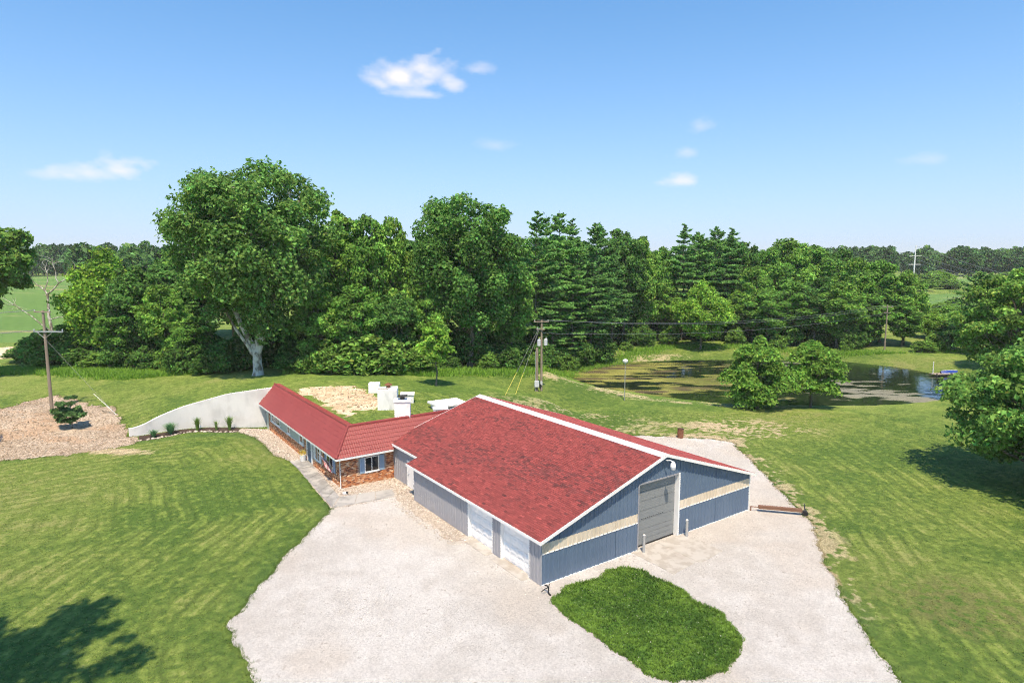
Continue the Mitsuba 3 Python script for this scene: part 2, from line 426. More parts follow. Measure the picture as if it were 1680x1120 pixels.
mat("pane_dark", (.012, .015, .017), .04, specular=.6)
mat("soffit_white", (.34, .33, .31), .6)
mat("soil_dark", (.050, .032, .024), .95)
mat("boat_blue", (.03, .06, .30), .35)
mat("yellow_petal", (.62, .45, .03), .7)
mat("guy_yellow", (.60, .52, .10), .5)
mat("wire", (.30, .30, .31), .4, metallic=.5)
mat("insulator", (.55, .57, .60), .3)
scene["leaf"] = {"type": "principledthin", "base_color": VC, "roughness": .55, "diff_trans": .8, "spec_trans": 0.0, "eta": 1.33}
scene["needle"] = {"type": "principledthin", "base_color": VC, "roughness": .6, "diff_trans": .8, "spec_trans": 0.0, "eta": 1.33}
scene["open_water"] = {"type": "bumpmap", "arbitrary": proc(ripple, .05), "scale": .006, "bsdf": {"type": "principled", "base_color": rgb(.010, .016, .010), "roughness": .03, "specular": .55}}
scene["water_mix"] = {"type": "twosided", "bsdf": {"type": "blendbsdf", "weight": proc(water_weed), "a": {"type": "bumpmap", "arbitrary": proc(ripple, .05), "scale": .02, "bsdf": {"type": "principled", "base_color": rgb(.012, .018, .011), "roughness": .04, "specular": .55}}, "b": {"type": "principled", "base_color": proc(weed_color), "roughness": .8}}}
del scene["open_water"]

# ---------------------------------------------------------------- the ground: one triangulation cut into its surfaces
rng = np.random.default_rng(7)
DRIVE = [(-9, 4), (-14.5, 16), (-10.72, 24.46), (-11.56, 25.67), (-12.87, 27.47), (-13.62, 28.71), (-13.82, 29.51), (-13.78, 30.64), (-13.69, 32.83), (-13.43, 36.93), (-13.05, 40.57), (-12.84, 43.43), (-8.68, 45.69), (-7.69, 43.77), (-6.63, 42.11), (-5.55, 40.57), (-4.71, 39.31), (-4.1, 38.34), (-3.64, 37.95),
         (-2.81, 38.13), (-1.5, 44), (8, 58), (9.81, 62.4), (12.97, 62.54), (16.93, 61.75), (19.65, 61.2), (21.4, 60.13), (21.32, 55.71), (20.62, 47.5), (20.33, 42.93), (20.0, 40.17), (18.77, 36.93), (17.91, 33.31), (16.98, 29.9), (16.42, 26.72), (16.26, 24.46), (17, 14), (12, 4)]
ISLAND = [(2.05, 31.17), (2.89, 32.09), (4.39, 33.06), (5.8, 34.08), (6.6, 34.5), (7.36, 34.21), (7.85, 33.56), (8.86, 32.09), (9.49, 30.95), (10.41, 29.47), (10.63, 28.5), (10.68, 27.58), (10.37, 26.72), (9.73, 25.91), (8.69, 25.14), (7.63, 24.77), (6.64, 24.62), (5.87, 24.99), (5.32, 25.59), (4.8, 26.55), (4.03, 27.58), (3.02, 29.08), (2.43, 30.09)]
PEA = [(-28.35, 63.7), (-28.63, 65.4), (-25.82, 65.0), (-24, 64), (-12, 49), (-8, 50.5), (-6, 47.5), (-2.5, 38.13), (-2.8, 37.5), (-3.9, 37.5), (-4.5, 38.0), (-5.1, 38.9), (-6.0, 40.2), (-7.1, 41.7), (-8.2, 43.3), (-9.0, 45.0), (-12.84, 43.2), (-19.36, 54.03), (-21.53, 55.69), (-23.44, 58.48), (-25.57, 61.64)]
BED = [(-37.3, 61.7), (-35.7, 63.2), (-34.2, 64.5), (-32.2, 65.4), (-30.1, 65.65), (-28.63, 65.4), (-28.35, 63.7), (-30.35, 63.56), (-32.42, 63.94), (-33.69, 63.3), (-35.43, 60.98), (-36.44, 60.23)]
MULCH = [(-75, 72), (-57.33, 69.5), (-56.27, 72.65), (-55.03, 73.9), (-54.27, 74.4), (-50.5, 72.4), (-47.8, 70.28), (-44.81, 69.16), (-42.75, 67.13), (-40.06, 63.53), (-38.23, 61.6), (-37.3, 61.5), (-36.6, 60.4), (-37.11, 58.12), (-39.83, 56.21), (-43.08, 54.97), (-46, 54.0), (-60, 52), (-75, 52)]
DIRT = [(-22.4, 65.2), (-19.52, 66.2), (-16.72, 66.6), (-13.93, 62.4), (-12.7, 59.6), (-12.3, 56.4), (-13.17, 56.0), (-14.5, 55.3), (-13.5, 53.2), (-13.9, 52.6)]
SAND = [(-97.4, 119.5), (-93, 120.5), (-85.5, 111.5), (-81.7, 103.7), (-84, 102), (-104, 104)]
SAND2 = [(-108, 163), (-103, 165), (-98, 158), (-104, 154)]
FIELD = [(-100, 128), (-84, 130), (-78, 150), (-76, 190), (-120, 420), (-700, 520), (-700, 150)]
FIELD_R = [(124, 198), (165, 222), (182, 258), (150, 262), (120, 238)]
FIELD_R2 = [(185, 330), (420, 330), (520, 450), (240, 470)]


def rough(poly, step, amp, seed):
    """the outline resampled, its edge made uneven"""
    ring = shapely.Polygon(poly).exterior
    n = max(8, int(ring.length / step))
    p = np.array([ring.interpolate(i / n, normalized=True).coords[0] for i in range(n)])
    q = np.column_stack([p / .9, np.full(n, seed)])
    q2 = np.column_stack([p / .28, np.full(n, seed + 9.0)])
    off = np.column_stack([meshkit.fbm(q, 2, seed) - .5, meshkit.fbm(q + 40, 2, seed) - .5]) + .5 * np.column_stack([meshkit.noise(q2, seed) - .5, meshkit.noise(q2 + 30, seed) - .5])
    return p + 2 * amp * off


REGION = [("grass_island", rough(ISLAND, .16, .22, 1), "island_grass"), ("gravel_drive", rough(DRIVE, .22, .22, 2), "gravel"), ("planting_bed", rough(BED, .25, .10, 4), "soil_dark"), ("pea_gravel", rough(PEA, .25, .10, 3), "pea"),
          ("mulch_ground", rough(MULCH, .35, .5, 5), "mulch"), ("dirt_ground", rough(DIRT, .35, .9, 6), "dirt"), ("sandy_ground", rough(SAND, 1.2, 1.5, 7), "dirt"), ("sandy_ground_001", rough(SAND2, 1.2, 1.5, 8), "dirt"),
          ("field", rough(FIELD, 4, 3, 9), "crop"), ("field_001", rough(FIELD_R, 3, 2, 10), "crop"), ("field_002", rough(FIELD_R2, 5, 3, 11), "crop")]


def grid(x0, x1, y0, y1, s):
    gx, gy = np.meshgrid(np.arange(x0, x1, s), np.arange(y0, y1, s))
    p = np.column_stack([gx.ravel(), gy.ravel()])
    return p + rng.uniform(-.25, .25, p.shape) * s


outer = [grid(-75, 60, 4, 100, .95), grid(-150, 160, -40, 220, 4), grid(-900, 900, -200, 900, 25), grid(-4000, 4000, -800, 4000, 160), grid(0, 80, 72, 126, 1.3)]
boxes = [None, (-74, 59, 5, 99), (-148, 158, -38, 218), (-880, 880, -180, 880), (-74, 59, 5, 99)]
pts = []
for p, b in zip(outer, boxes):
    if b is not None:
        p = p[~((p[:, 0] > b[0]) & (p[:, 0] < b[1]) & (p[:, 1] > b[2]) & (p[:, 1] < b[3]))]
    pts.append(p)
base = np.vstack(pts)
line = shapely.LineString(STEP[3:14])
gap = shapely.unary_union([shapely.LineString(np.vstack([r, r[:1]])) for _, r, _ in REGION] + [line])
base = base[shapely.distance(gap, shapely.points(base)) > .28]
lp = np.array([line.interpolate(t).coords[0] for t in np.arange(0, line.length, .22)])
tn = np.gradient(lp, axis=0)
tn /= np.linalg.norm(tn, axis=1, keepdims=True)
nn = np.column_stack([-tn[:, 1], tn[:, 0]])
edges = np.vstack([r for _, r, _ in REGION])
edges = edges[shapely.distance(line, shapely.points(edges)) > .12]
allp = np.vstack([base, edges, lp + .03 * nn, lp - .03 * nn])
tri = Delaunay(allp).simplices
a, b, c = (allp[tri[:, k]] for k in range(3))
cr = (b[:, 0] - a[:, 0]) * (c[:, 1] - a[:, 1]) - (b[:, 1] - a[:, 1]) * (c[:, 0] - a[:, 0])
tri = np.where(cr[:, None] > 0, tri, tri[:, ::-1])
Z = height(allp)
verts = np.column_stack([allp, Z])
cen = verts[tri].mean(1)
free = np.ones(len(tri), bool)
for key, ring, bs in REGION:
    poly = shapely.Polygon(ring).buffer(0)
    shapely.prepare(poly)
    hit = free & shapely.contains_xy(poly, cen[:, 0], cen[:, 1])
    free &= ~hit
    put(key, (verts[np.unique(tri[hit])], np.searchsorted(np.unique(tri[hit]), tri[hit])), bs, kind="structure", smooth=True)
put("lawn", (verts[np.unique(tri[free])], np.searchsorted(np.unique(tri[free]), tri[free])), "turf", smooth=60, kind="structure")

# water: one level sheet a little wider than the shore, lying in its hollow
wp = np.vstack([np.array(shapely.Polygon(POND_XY).buffer(.35).exterior.coords)[:-1]])
put("pond_water", (np.column_stack([np.vstack([wp, wp.mean(0)]), np.full(len(wp) + 1, WATER)]), [[i, (i + 1) % len(wp), len(wp)] for i in range(len(wp))]), "water_mix", kind="structure")


def ground(x, y):
    return float(height([[x, y]])[0])


# paving: each slab is a piece of the walkway
def slab(owner, quad, z0, z1, bs="slab"):
    q = np.asarray(quad, float)
    m = M()
    c = q.mean(0)
    inn = c + (q - c) * (1 - .025 / np.linalg.norm(q - c, axis=1, keepdims=True).mean())
    m.add(np.vstack([np.column_stack([q, [z0] * 4]), np.column_stack([q, [z1 - .012] * 4]), np.column_stack([inn, [z1] * 4])]),
          [[8, 9, 10, 11]] + [[i, (i + 1) % 4, 4 + (i + 1) % 4, 4 + i] for i in range(4)] + [[4 + i, 4 + (i + 1) % 4, 8 + (i + 1) % 4, 8 + i] for i in range(4)])
    return part(owner, "slab", m, bs)


labels["walkway"] = {"kind": "structure"}
wl, wr = np.array([(-19.36, 53.99), (-12.84, 43.45)]), np.array([(-18.3, 54.9), (-12.9, 45.6)])
for k in range(7):
    t0, t1 = k / 7 + .0022, (k + 1) / 7 - .0022
    L, R = (lambda t: wl[0] + (wl[1] - wl[0]) * t), (lambda t: wr[0] + (wr[1] - wr[0]) * t)
    slab("walkway", [L(t0), L(t1), R(t1), R(t0)], -.06, .035 + .004 * (k % 3))
w2l, w2r = np.array([(-12.80, 43.43), (-8.72, 45.68)]), np.array([(-12.86, 45.58), (-9.25, 47.2)])
for k in range(3):
    t0, t1 = k / 3 + .006, (k + 1) / 3 - .004
    L, R = (lambda t: w2l[0] + (w2l[1] - w2l[0]) * t), (lambda t: w2r[0] + (w2r[1] - w2r[0]) * t)
    slab("walkway", [L(t0), L(t1), R(t1), R(t0)], -.06, .037 + .004 * (k % 2))
slab("walkway", [B(-4.9, 29.7)[:2], B(-4.9, 27.2)[:2], B(-3.62, 27.2)[:2], B(-3.62, 29.7)[:2]], -.06, .09)
labels["concrete_apron"] = {"kind": "structure"}
for u0, u1, v0 in ((6.9, 9.2, -3.3), (9.22, 11.6, -3.3)):
    slab("concrete_apron", [B(u0, v0)[:2], B(u1, v0 + .25)[:2], B(u1, -.02)[:2], B(u0, -.02)[:2]], -.06, .03, "apron")
for v0, v1 in ((1.0, 3.95), (4.7, 7.65)):
    slab("concrete_apron", [B(-.55, v0)[:2], B(.22, v0)[:2], B(.22, v1)[:2], B(-.55, v1)[:2]], -.06, .028, "apron")

# ---------------------------------------------------------------- the barn (u along the gable front, v along the eaves)
BM = np.eye(4)
BM[:2, 0], BM[:2, 1], BM[:2, 3] = UX, VX, A0
WD, BL, RU = 18.57, 21.0, 9.43          # width, length, ridge position
ZE, ZR, OL, OF = 2.66, 5.76, .30, .36   # eave and ridge height at the roof edge, overhangs
SL, SR = (ZR - ZE) / (RU + OL), (ZR - ZE) / (WD - RU + OL)


def roof_z(u):
    return np.where(np.asarray(u) < RU, ZR - (RU - np.asarray(u)) * SL, ZR - (np.asarray(u) - RU) * SR)


def ribbed(s0, s1, bottom, top, frame, pitch=.33, rib=.04, step=None):
    """a sheet of ribbed siding from s0 to s1 along a wall; bottom and top give its edges; frame(s, out, z) -> u, v, z"""
    prof = [(0, 0), (.62, 0), (.70, 1), (.88, 1), (.96, 0)]
    ss, oo = [], []
    k = math.floor(s0 / pitch) - 1
    while k * pitch < s1 + pitch:
        for t, o in prof:
            s = (k + t) * pitch
            if s0 < s < s1:
                ss.append(s)
                oo.append(o * rib)
        k += 1
    ss, oo = np.array([s0] + ss + [s1]), np.array([0] + oo + [0])
    z0, z1 = bottom(ss), top(ss)
    v = np.vstack([frame(ss, oo, z0), frame(ss, oo, z1)])
    n = len(ss)
    return v, [[i, i + 1, n + i + 1, n + i] for i in range(n - 1)]


def lin(z):
    return lambda s: np.full(np.shape(s), float(z))


barn = thing("metal_barn", "wide metal-sided barn with a red shingle roof, blue gable front and white trim", "barn")
front = lambda s, o, z: np.column_stack([s, -o, z])
left = lambda s, o, z: np.column_stack([-o, s, z])
PW = .92


def panels(owner, name, s0, s1, bottom, top, frame, bs, flip=False):
    k, s = 0, s0
    while s < s1 - 1e-6:
        e = min(s1, s + PW)
        if s1 - e < .2:
            e = s1
        v, f = ribbed(s, e, bottom, top, frame)
        f = np.array(f)
        m = M().add(v, f[:, ::-1] if flip else f)
        part(owner, name, m, bs, mat=BM)
        s = e


DU0, DU1, DT = 7.45, 11.0, 4.1
gw = numbered(f"{barn}__gable_wall")
m = M()   # the wall body behind the siding, with the door opening left free
for a, b, top in ((0, DU0, None), (DU1, WD, None)):
    us = np.linspace(a, b, 12)
    us = np.unique(np.append(us, RU)) if a < RU < b else us
    zt = roof_z(us) - .06
    v = np.vstack([np.column_stack([us, us * 0 + .012, us * 0 - .1]), np.column_stack([us, us * 0 + .012, zt])])
    n = len(us)
    m.add(v, [[i, i + 1, n + i + 1, n + i] for i in range(n - 1)])
us = np.unique(np.append(np.linspace(DU0, DU1, 6), RU))
n = len(us)
m.add(np.vstack([np.column_stack([us, us * 0 + .012, us * 0 + DT]), np.column_stack([us, us * 0 + .012, roof_z(us) - .06])]), [[i, i + 1, n + i + 1, n + i] for i in range(n - 1)])
put(gw, m, "siding_blue", mat=BM)
B0, B1 = 1.76, 2.33
gable_top = lambda s: roof_z(s) - .07
for a, b in ((.05, DU0 - .02), (DU1 + .12, WD - .05)):
    panels(gw, "lower_panel", a, b, lin(.03), lin(B0), front, "siding_blue")
    panels(gw, "cream_panel", a, b, lin(B0 + .004), lambda s: np.minimum(B1, gable_top(s)), front, "siding_cream")
    panels(gw, "upper_panel", a if a > 5 else .35, b if b < 12 else WD - .35, lambda s: np.minimum(B1 + .004, gable_top(s)), gable_top, front, "siding_blue")
panels(gw, "upper_panel", DU0 - .02, DU1 + .12, lin(DT + .09), gable_top, front, "siding_blue")
for a, b in ((.05, DU0 - .02), (DU1 + .12, WD - .05)):
    part(barn, "band_trim", M().box(a, b, -.034, -.002, B0 - .035, B0 + .02), "white_paint", mat=BM)
for a, b in ((.06, DU0 - .02), (DU1 + .12, WD - .06)):
    part(barn, "base_trim", M().box(a, b, -.03, .0, -.05, .032), "white_paint", mat=BM)
for u in (0, WD):
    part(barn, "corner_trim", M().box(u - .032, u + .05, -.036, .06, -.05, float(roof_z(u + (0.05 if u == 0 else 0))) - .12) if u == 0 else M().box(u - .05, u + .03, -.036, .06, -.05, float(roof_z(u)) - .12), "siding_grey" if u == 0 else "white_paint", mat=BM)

# left wall with two garage openings and the set-back bay by the house
HD = 2.3
lw = numbered(f"{barn}__side_wall")
m = M()
for v0, v1, z0 in ((.02, 1.08, -.1), (1.08, 3.86, HD), (3.86, 4.8, -.1), (4.8, 7.55, HD), (7.55, 15.28, -.1)):
    m.add([[.012, v0, z0], [.012, v1, z0], [.012, v1, 2.6], [.012, v0, 2.6]], [[3, 2, 1, 0]])
m.add([[.93, 15.28, -.1], [.93, 20.75, -.1], [.93, 20.75, 2.9], [.93, 15.28, 2.9]], [[3, 2, 1, 0]])
m.add([[.0, 15.28, -.1], [.93, 15.28, -.1], [.93, 15.28, 2.9], [.0, 15.28, 2.6]], [[3, 2, 1, 0]])
put(lw, m, "siding_grey", mat=BM)
for v0, v1, z0 in ((.06, 1.08, .02), (3.86, 4.8, .02), (7.55, 15.28, .02)):
    panels(lw, "siding_panel", v0, v1, lin(z0), lin(2.6), left, "siding_grey", True)
rec = lambda s, o, z: np.column_stack([.92 - o, s, z])
panels(lw, "siding_panel", 18.2, 20.74, lin(.02), lin(2.9), rec, "siding_grey", True)
panels(lw, "siding_panel", 17.02, 18.2, lin(2.16), lin(2.9), rec, "siding_grey", True)
m = M()
m.add([[WD, 0, -.1], [WD, BL, -.1], [WD, BL, 2.7], [WD, 0, 2.7]], [[0, 1, 2, 3]])
panels_r = lambda s, o, z: np.column_stack([WD + o, s, z])
rw = part(barn, "far_side_wall", m, "siding_grey", mat=BM)
bw = M()
us = np.unique(np.append(np.linspace(.93, WD, 14), RU))
n = len(us)
bw.add(np.vstack([np.column_stack([us, us * 0 + BL - .1, us * 0 - .1]), np.column_stack([us, us * 0 + BL - .1, roof_z(us) - .06])]), np.array([[i, i + 1, n + i + 1, n + i] for i in range(n - 1)])[:, ::-1])
part(barn, "back_wall", bw, "siding_grey", mat=BM)

# garage doors: four sections each, every section with its raised panels
for v0, v1 in ((1.08, 3.86), (4.8, 7.55)):
    gd = numbered(f"{barn}__garage_door")
    put(gd, M().box(.24, .27, v0, v1, -.02, HD), "door_grey", mat=BM)
    for k in range(4):
        z0, z1 = .03 + k * (HD - .05) / 4, .03 + (k + 1) * (HD - .05) / 4 - .028
        s = M().box(.205, .24, v0 + .02, v1 - .02, z0, z1)
        w = (v1 - v0 - .04) / 4
        for j in range(4):
            a, b = v0 + .02 + j * w + .07, v0 + .02 + (j + 1) * w - .07
            c, d = z0 + .09, z1 - .09
            o = np.array([[.204, a, c], [.204, b, c], [.204, b, d], [.204, a, d]])
            i2 = np.array([[.168, a + .045, c + .045], [.168, b - .045, c + .045], [.168, b - .045, d - .045], [.168, a + .045, d - .045]])
            s.add(np.vstack([o, i2]), [[i, (i + 1) % 4, 4 + (i + 1) % 4, 4 + i][::-1] for i in range(4)] + [[7, 6, 5, 4]])
        part(gd, "section", s, "offwhite_door", mat=BM)
    part(gd, "seal", M().box(.195, .23, v0 + .02, v1 - .02, -.02, .028), "seal_black", mat=BM)
    part(barn, "garage_jamb", M().box(-.022, .26, v0 - .06, v0 + .015, -.02, HD + .06).box(-.022, .26, v1 - .015, v1 + .06, -.02, HD + .06).box(-.022, .26, v0 + .015, v1 - .015, HD, HD + .06), "white_paint", mat=BM)

# white entry door in the set-back bay
ed = numbered(f"{barn}__entry_door")
put(ed, M().box(.875, .90, 17.08, 18.1, .03, 2.06), "white_paint", mat=BM)
part(ed, "frame", M().box(.86, .93, 17.0, 17.07, 0, 2.15).box(.86, .93, 18.11, 18.19, 0, 2.15).box(.86, .93, 17.07, 18.11, 2.07, 2.15), "white_paint", mat=BM)
part(ed, "handle", M().tube([(.872, 17.98, 1.02), (.80, 17.98, 1.02)], .022, 8).tube([(.81, 17.98, 1.02), (.81, 17.86, 1.02)], .014, 6), "black_metal", mat=BM)
part(ed, "hinge", M().box(.862, .876, 17.09, 17.12, .3, .42).box(.862, .876, 17.09, 17.12, 1.7, 1.82), "black_metal", mat=BM)

# big overhead door in the gable
od = numbered(f"{barn}__overhead_door")
put(od, M().box(DU0, DU1, .33, .36, 0, DT), "door_grey", mat=BM)
hs = [.10, .42, .74, 1.06, 1.66, 2.27, 2.88, 3.49, 4.08]
for k in range(8):
    s = M().box(DU0 + .03, DU1 - .03, .285, .33, hs[k], hs[k + 1] - .02)
    for z in np.arange(hs[k] + .09, hs[k + 1] - .08, .11):
        s.add([[DU0 + .05, .284, z], [DU1 - .05, .284, z], [DU1 - .05, .276, z + .02], [DU0 + .05, .276, z + .02], [DU1 - .05, .284, z + .04], [DU0 + .05, .284, z + .04]], [[0, 1, 2, 3], [3, 2, 4, 5]])
    part(od, "section", s, "door_grey", mat=BM)
part(od, "seal", M().box(DU0 + .03, DU1 - .03, .27, .32, .0, .098), "seal_black", mat=BM)
vs = M()
for k in range(12):
    u = DU0 + .55 + k * .17
    vs.box(u, u + .09, .272, .284, 1.72, 1.765)
part(od, "vent_slots", vs, "seal_black", mat=BM)
part(barn, "door_casing", M().box(DU1, DU1 + .13, -.05, .30, 0, DT + .08), "white_paint", mat=BM)
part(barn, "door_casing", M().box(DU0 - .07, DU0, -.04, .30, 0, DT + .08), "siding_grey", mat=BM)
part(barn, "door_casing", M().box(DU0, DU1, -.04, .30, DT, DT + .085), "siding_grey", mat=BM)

# roof: deck, shingles, ridge cap, rake and eave boards
roof = numbered(f"{barn}__roof")
V0, V1 = -OF, BL + .12
m = M()
TH = .12


def roof_slab(m, ua, ub, va, vb, dz0, dz1):
    q = [(ua, va), (ub, va), (ub, vb), (ua, vb)]
    m.hexa([(u, v, float(roof_z(u if u != RU else RU)) + dz0) for u, v in q], [(u, v, float(roof_z(u)) + dz1) for u, v in q])


roof_slab(m, -OL, RU, V0, 15.9, -TH, 0)
roof_slab(m, .62, RU, 15.9, V1, -TH, 0)
roof_slab(m, RU, WD + OL, V0, V1, -TH, 0)
put(roof, m, "soffit_white", mat=BM)
sh_v, sh_f, sh_c = [], [], []
srng = np.random.default_rng(21)
n0 = 0
for side in (0, 1):
    run = (RU + OL) if side == 0 else (WD - RU + OL)
    sl = SL if side == 0 else SR
    cosl = 1 / math.sqrt(1 + sl * sl)
    exp = .143
    nc = int(run / cosl / exp)
    for k in range(nc):
        d0, d1 = k * exp * cosl, min(run, (k + 1) * exp * cosl + .012)
        off = srng.uniform(0, .31)
        v = V0 + .005 - off
        while v < V1:
            w = .31 + srng.uniform(-.05, .10)
            a, b = max(v + .004, V0 + .004), min(v + w - .004, V1 - .004)
            v += w
            ue = -OL + d0
            if side == 0 and ue < .62 and b > 15.9:
                b = min(b, 15.9)
            if b - a < .05:
                continue
            lift = .022 + srng.uniform(0, .007)
            if side == 0:
                ul, uh = -OL + d0, -OL + d1
            else:
                ul, uh = WD + OL - d0, WD + OL - d1
            zl, zh = float(roof_z(ul)), float(roof_z(uh))
            q = [(ul, a, zl + .001), (ul, b, zl + .001), (ul, b, zl + lift), (ul, a, zl + lift), (uh, b, zh + .004), (uh, a, zh + .004)]
            sh_v.append(q)
            f = np.array([[0, 1, 2], [0, 2, 3], [3, 2, 4], [3, 4, 5], [1, 4, 2], [0, 3, 5]]) if side == 1 else np.array([[2, 1, 0], [3, 2, 0], [4, 2, 3], [5, 4, 3], [2, 4, 1], [5, 3, 0]])
            sh_f.append(f + n0)
            n0 += 6
            cu, cv = ul, (a + b) / 2
            wear = float(meshkit.fbm(np.array([[cu / 1.5, cv / 4.2, 2.0 + side]]), 4, 3)[0])
            streak = max(0, 1 - abs((cu - 3.4 - .12 * (10 - cv)) / 2.6)) * .16 if side == 0 else 0
            tone = srng.normal(1, .13)
            c = np.array([.246, .051, .046]) * tone
            if srng.random() < np.clip((wear + streak - .52) * 2.2, .04, .5):
                c = c * srng.uniform(.48, .86) + np.array([.008, .009, .009])
            elif srng.random() < .10:
                c = c * 1.14
            sh_c.append(np.tile(np.clip(c, 0, 1), (6, 1)))
part(roof, "shingles", (np.vstack(sh_v) @ BM[:3, :3].T + BM[:3, 3], np.vstack(sh_f)), "shingle_vc", color=np.vstack(sh_c), kind="stuff")
cap = M()
for k in range(9):
    a, b = V0 + .02 + k * (V1 - V0 - .04) / 9, V0 + .02 + (k + 1) * (V1 - V0 - .04) / 9
    z = ZR + .035 + .003 * (k % 2)
    p = [(RU - .46, z - .46 * SL), (RU, z + .012), (RU + .22, z - .22 * SR)]
    for (ua, za), (ub, zb) in zip(p[:-1], p[1:]):
        cap.hexa([(ua, a, za - .02), (ub, a, zb - .02), (ub, b, zb - .02), (ua, b, za - .02)], [(ua, a, za), (ub, a, zb), (ub, b, zb), (ua, b, za)])
part(roof, "ridge_cap", cap, "ridge_metal", mat=BM)


def rake(v0, v1):
    for ua, ub in ((-OL - .02, RU), (RU, WD + OL + .02)):
        m = M()
        q = [(ua, v0), (ub, v0), (ub, v1), (ua, v1)]
        m.hexa([(u, v, float(roof_z(u)) - .17) for u, v in q], [(u, v, float(roof_z(u)) + .03) for u, v in q])
        part(barn, "rake_board", m, "white_paint", mat=BM)


rake(V0 - .03, V0)
rake(V1, V1 + .03)
part(barn, "eave_board", M().box(-OL - .03, -OL, V0, 15.93, ZE - .16, ZE + .012), "white_paint", mat=BM)
zr = float(roof_z(.62))
part(barn, "eave_board", M().box(.59, .62, 15.93, V1, zr - .16, zr + .012), "white_paint", mat=BM)
part(barn, "eave_board", M().box(WD + OL, WD + OL + .03, V0, V1, ZE - .16, ZE + .012), "white_paint", mat=BM)

# yard light under the gable peak, bollards, and small things beside the barn
k = thing("floodlight", "white dome yard light hung under the peak of the blue gable", "lamp")
part(k, "bracket", M().tube([(9.45, -.27, 5.35), (9.5, -.6, 5.42), (9.52, -.78, 5.36)], .035, 8), "white_paint", mat=BM)
q = [(9.52, -.78, 5.40), (9.52, -.78, 5.33), (9.52, -.78, 5.25), (9.52, -.78, 5.14), (9.52, -.78, 5.04)]
part(k, "housing", M().tube(q, [.06, .10, .15, .17, .17], 16), "white_paint", True, mat=BM)
part(k, "lens", M().tube([(9.52, -.78, 5.035), (9.52, -.78, 4.90), (9.52, -.78, 4.84)], [.15, .15, .06], 16), "insulator", True, mat=BM)
for u, l in ((7.5, "grey steel bollard at the left side of the big overhead door"), (11.42, "grey steel bollard at the right side of the big overhead door")):
    k = thing("bollard", l, "bollard", "bollards guarding the big overhead door")
    part(k, "post", M().tube([(u, -.45, -.05), (u, -.45, 1.12)], .085, 16), "galvanised", 40, mat=BM)
    part(k, "cap", M().tube([(u, -.45, 1.12), (u, -.45, 1.15), (u, -.45, 1.17)], [.085, .07, .02], 16), "white_paint", 40, mat=BM)

# ---------------------------------------------------------------- the house, sunk into the bank behind it
house = thing("brick_house", "low brick house with red tiled roof set into a grassy bank, joined to the barn", "house")
EU, EV, EZ, RDU, RDV, RDZ, FARV = -4.1, 20.05, 2.55, -2.4, 21.9, 4.5, 43.4
brng = np.random.default_rng(5)


def bricks(frame, s0, s1, z0, z1, holes=()):
    """running bond with recessed joints; frame(s, out, z) -> u, v, z; holes are (s0, s1, z0, z1)"""
    vv, ff, cc, n = [], [], [], 0
    bl, bh, j = .215, .072, .012
    k, z = 0, z0
    while z + bh <= z1 + .03:
        s = s0 - (bl / 2 if k % 2 else 0)
        while s < s1:
            a, b, c, d = max(s, s0) + j / 2, min(s + bl, s1) - j / 2, z + j / 2, min(z + bh, z1) - j / 2
            s += bl
            if b - a < .04 or any(a < h[1] and b > h[0] and c < h[3] and d > h[2] for h in holes):
                continue
            o = .012 + brng.uniform(0, .012)
            q = np.array([[a, c], [b, c], [b, d], [a, d]])
            v = np.vstack([frame(q[:, 0], np.zeros(4), q[:, 1]), frame(q[:, 0], np.full(4, o), q[:, 1])])
            vv.append(v)
            ff.append(np.array([[4, 5, 6], [4, 6, 7], [0, 1, 5], [0, 5, 4], [1, 2, 6], [1, 6, 5], [2, 3, 7], [2, 7, 6], [3, 0, 4], [3, 4, 7]]) + n)
            n += 8
            r = brng.random()
            base = np.array([.47, .185, .075]) if r < .45 else np.array([.56, .27, .13]) if r < .62 else np.array([.20, .070, .040]) if r < .84 else np.array([.66, .47, .31])
            cc.append(np.tile(np.clip(base * brng.normal(1, .12), .01, .9), (8, 1)))
        z += bh
        k += 1
    return (np.vstack(vv) @ BM[:3, :3].T + BM[:3, 3], np.vstack(ff)), np.vstack(cc)


fr = lambda s, o, z: np.column_stack([s, 20.7 - o, z])
lg = lambda s, o, z: np.column_stack([-3.5 - o, s, z])
fw = numbered(f"{house}__front_wall")
put(fw, M().box(-3.5, .90, 20.7, 20.85, -.2, 2.5), "mortar", mat=BM)
W_FRONT = (-2.02, .08, .86, 2.14)
m_, c_ = bricks(fr, -3.5, .90, -.03, 2.47, [W_FRONT])
part(fw, "bricks", m_, "brick_vc", color=c_, kind="stuff")
sw = numbered(f"{house}__long_wall")
put(sw, M().box(-3.5, -3.35, 20.85, 42.55, -.2, 2.5), "mortar", mat=BM)
m_, c_ = bricks(lg, 20.72, 41.9, -.03, 2.47, [(21.9, 24.4, .78, 1.95), (25.3, 27.4, .68, 2.2), (27.62, 29.3, -.1, 2.2), (30.05, 41.3, 1.08, 2.6)])
part(sw, "bricks", m_, "brick_vc", color=c_, kind="stuff")
for a, b in ((31.45, 34.15), (35.25, 37.6), (40.75, 41.3)):
    part(sw, "siding_panel", M().box(-3.53, -3.49, a, b, 1.1, 2.5), "sage_siding", mat=BM)
part(sw, "end_panel", M().box(-3.56, -3.3, 41.9, 42.62, -.2, 2.62), "sage_siding", mat=BM)
part(sw, "sill_board", M().box(-3.58, -3.5, 30.05, 41.3, 1.06, 1.10), "white_paint", mat=BM)


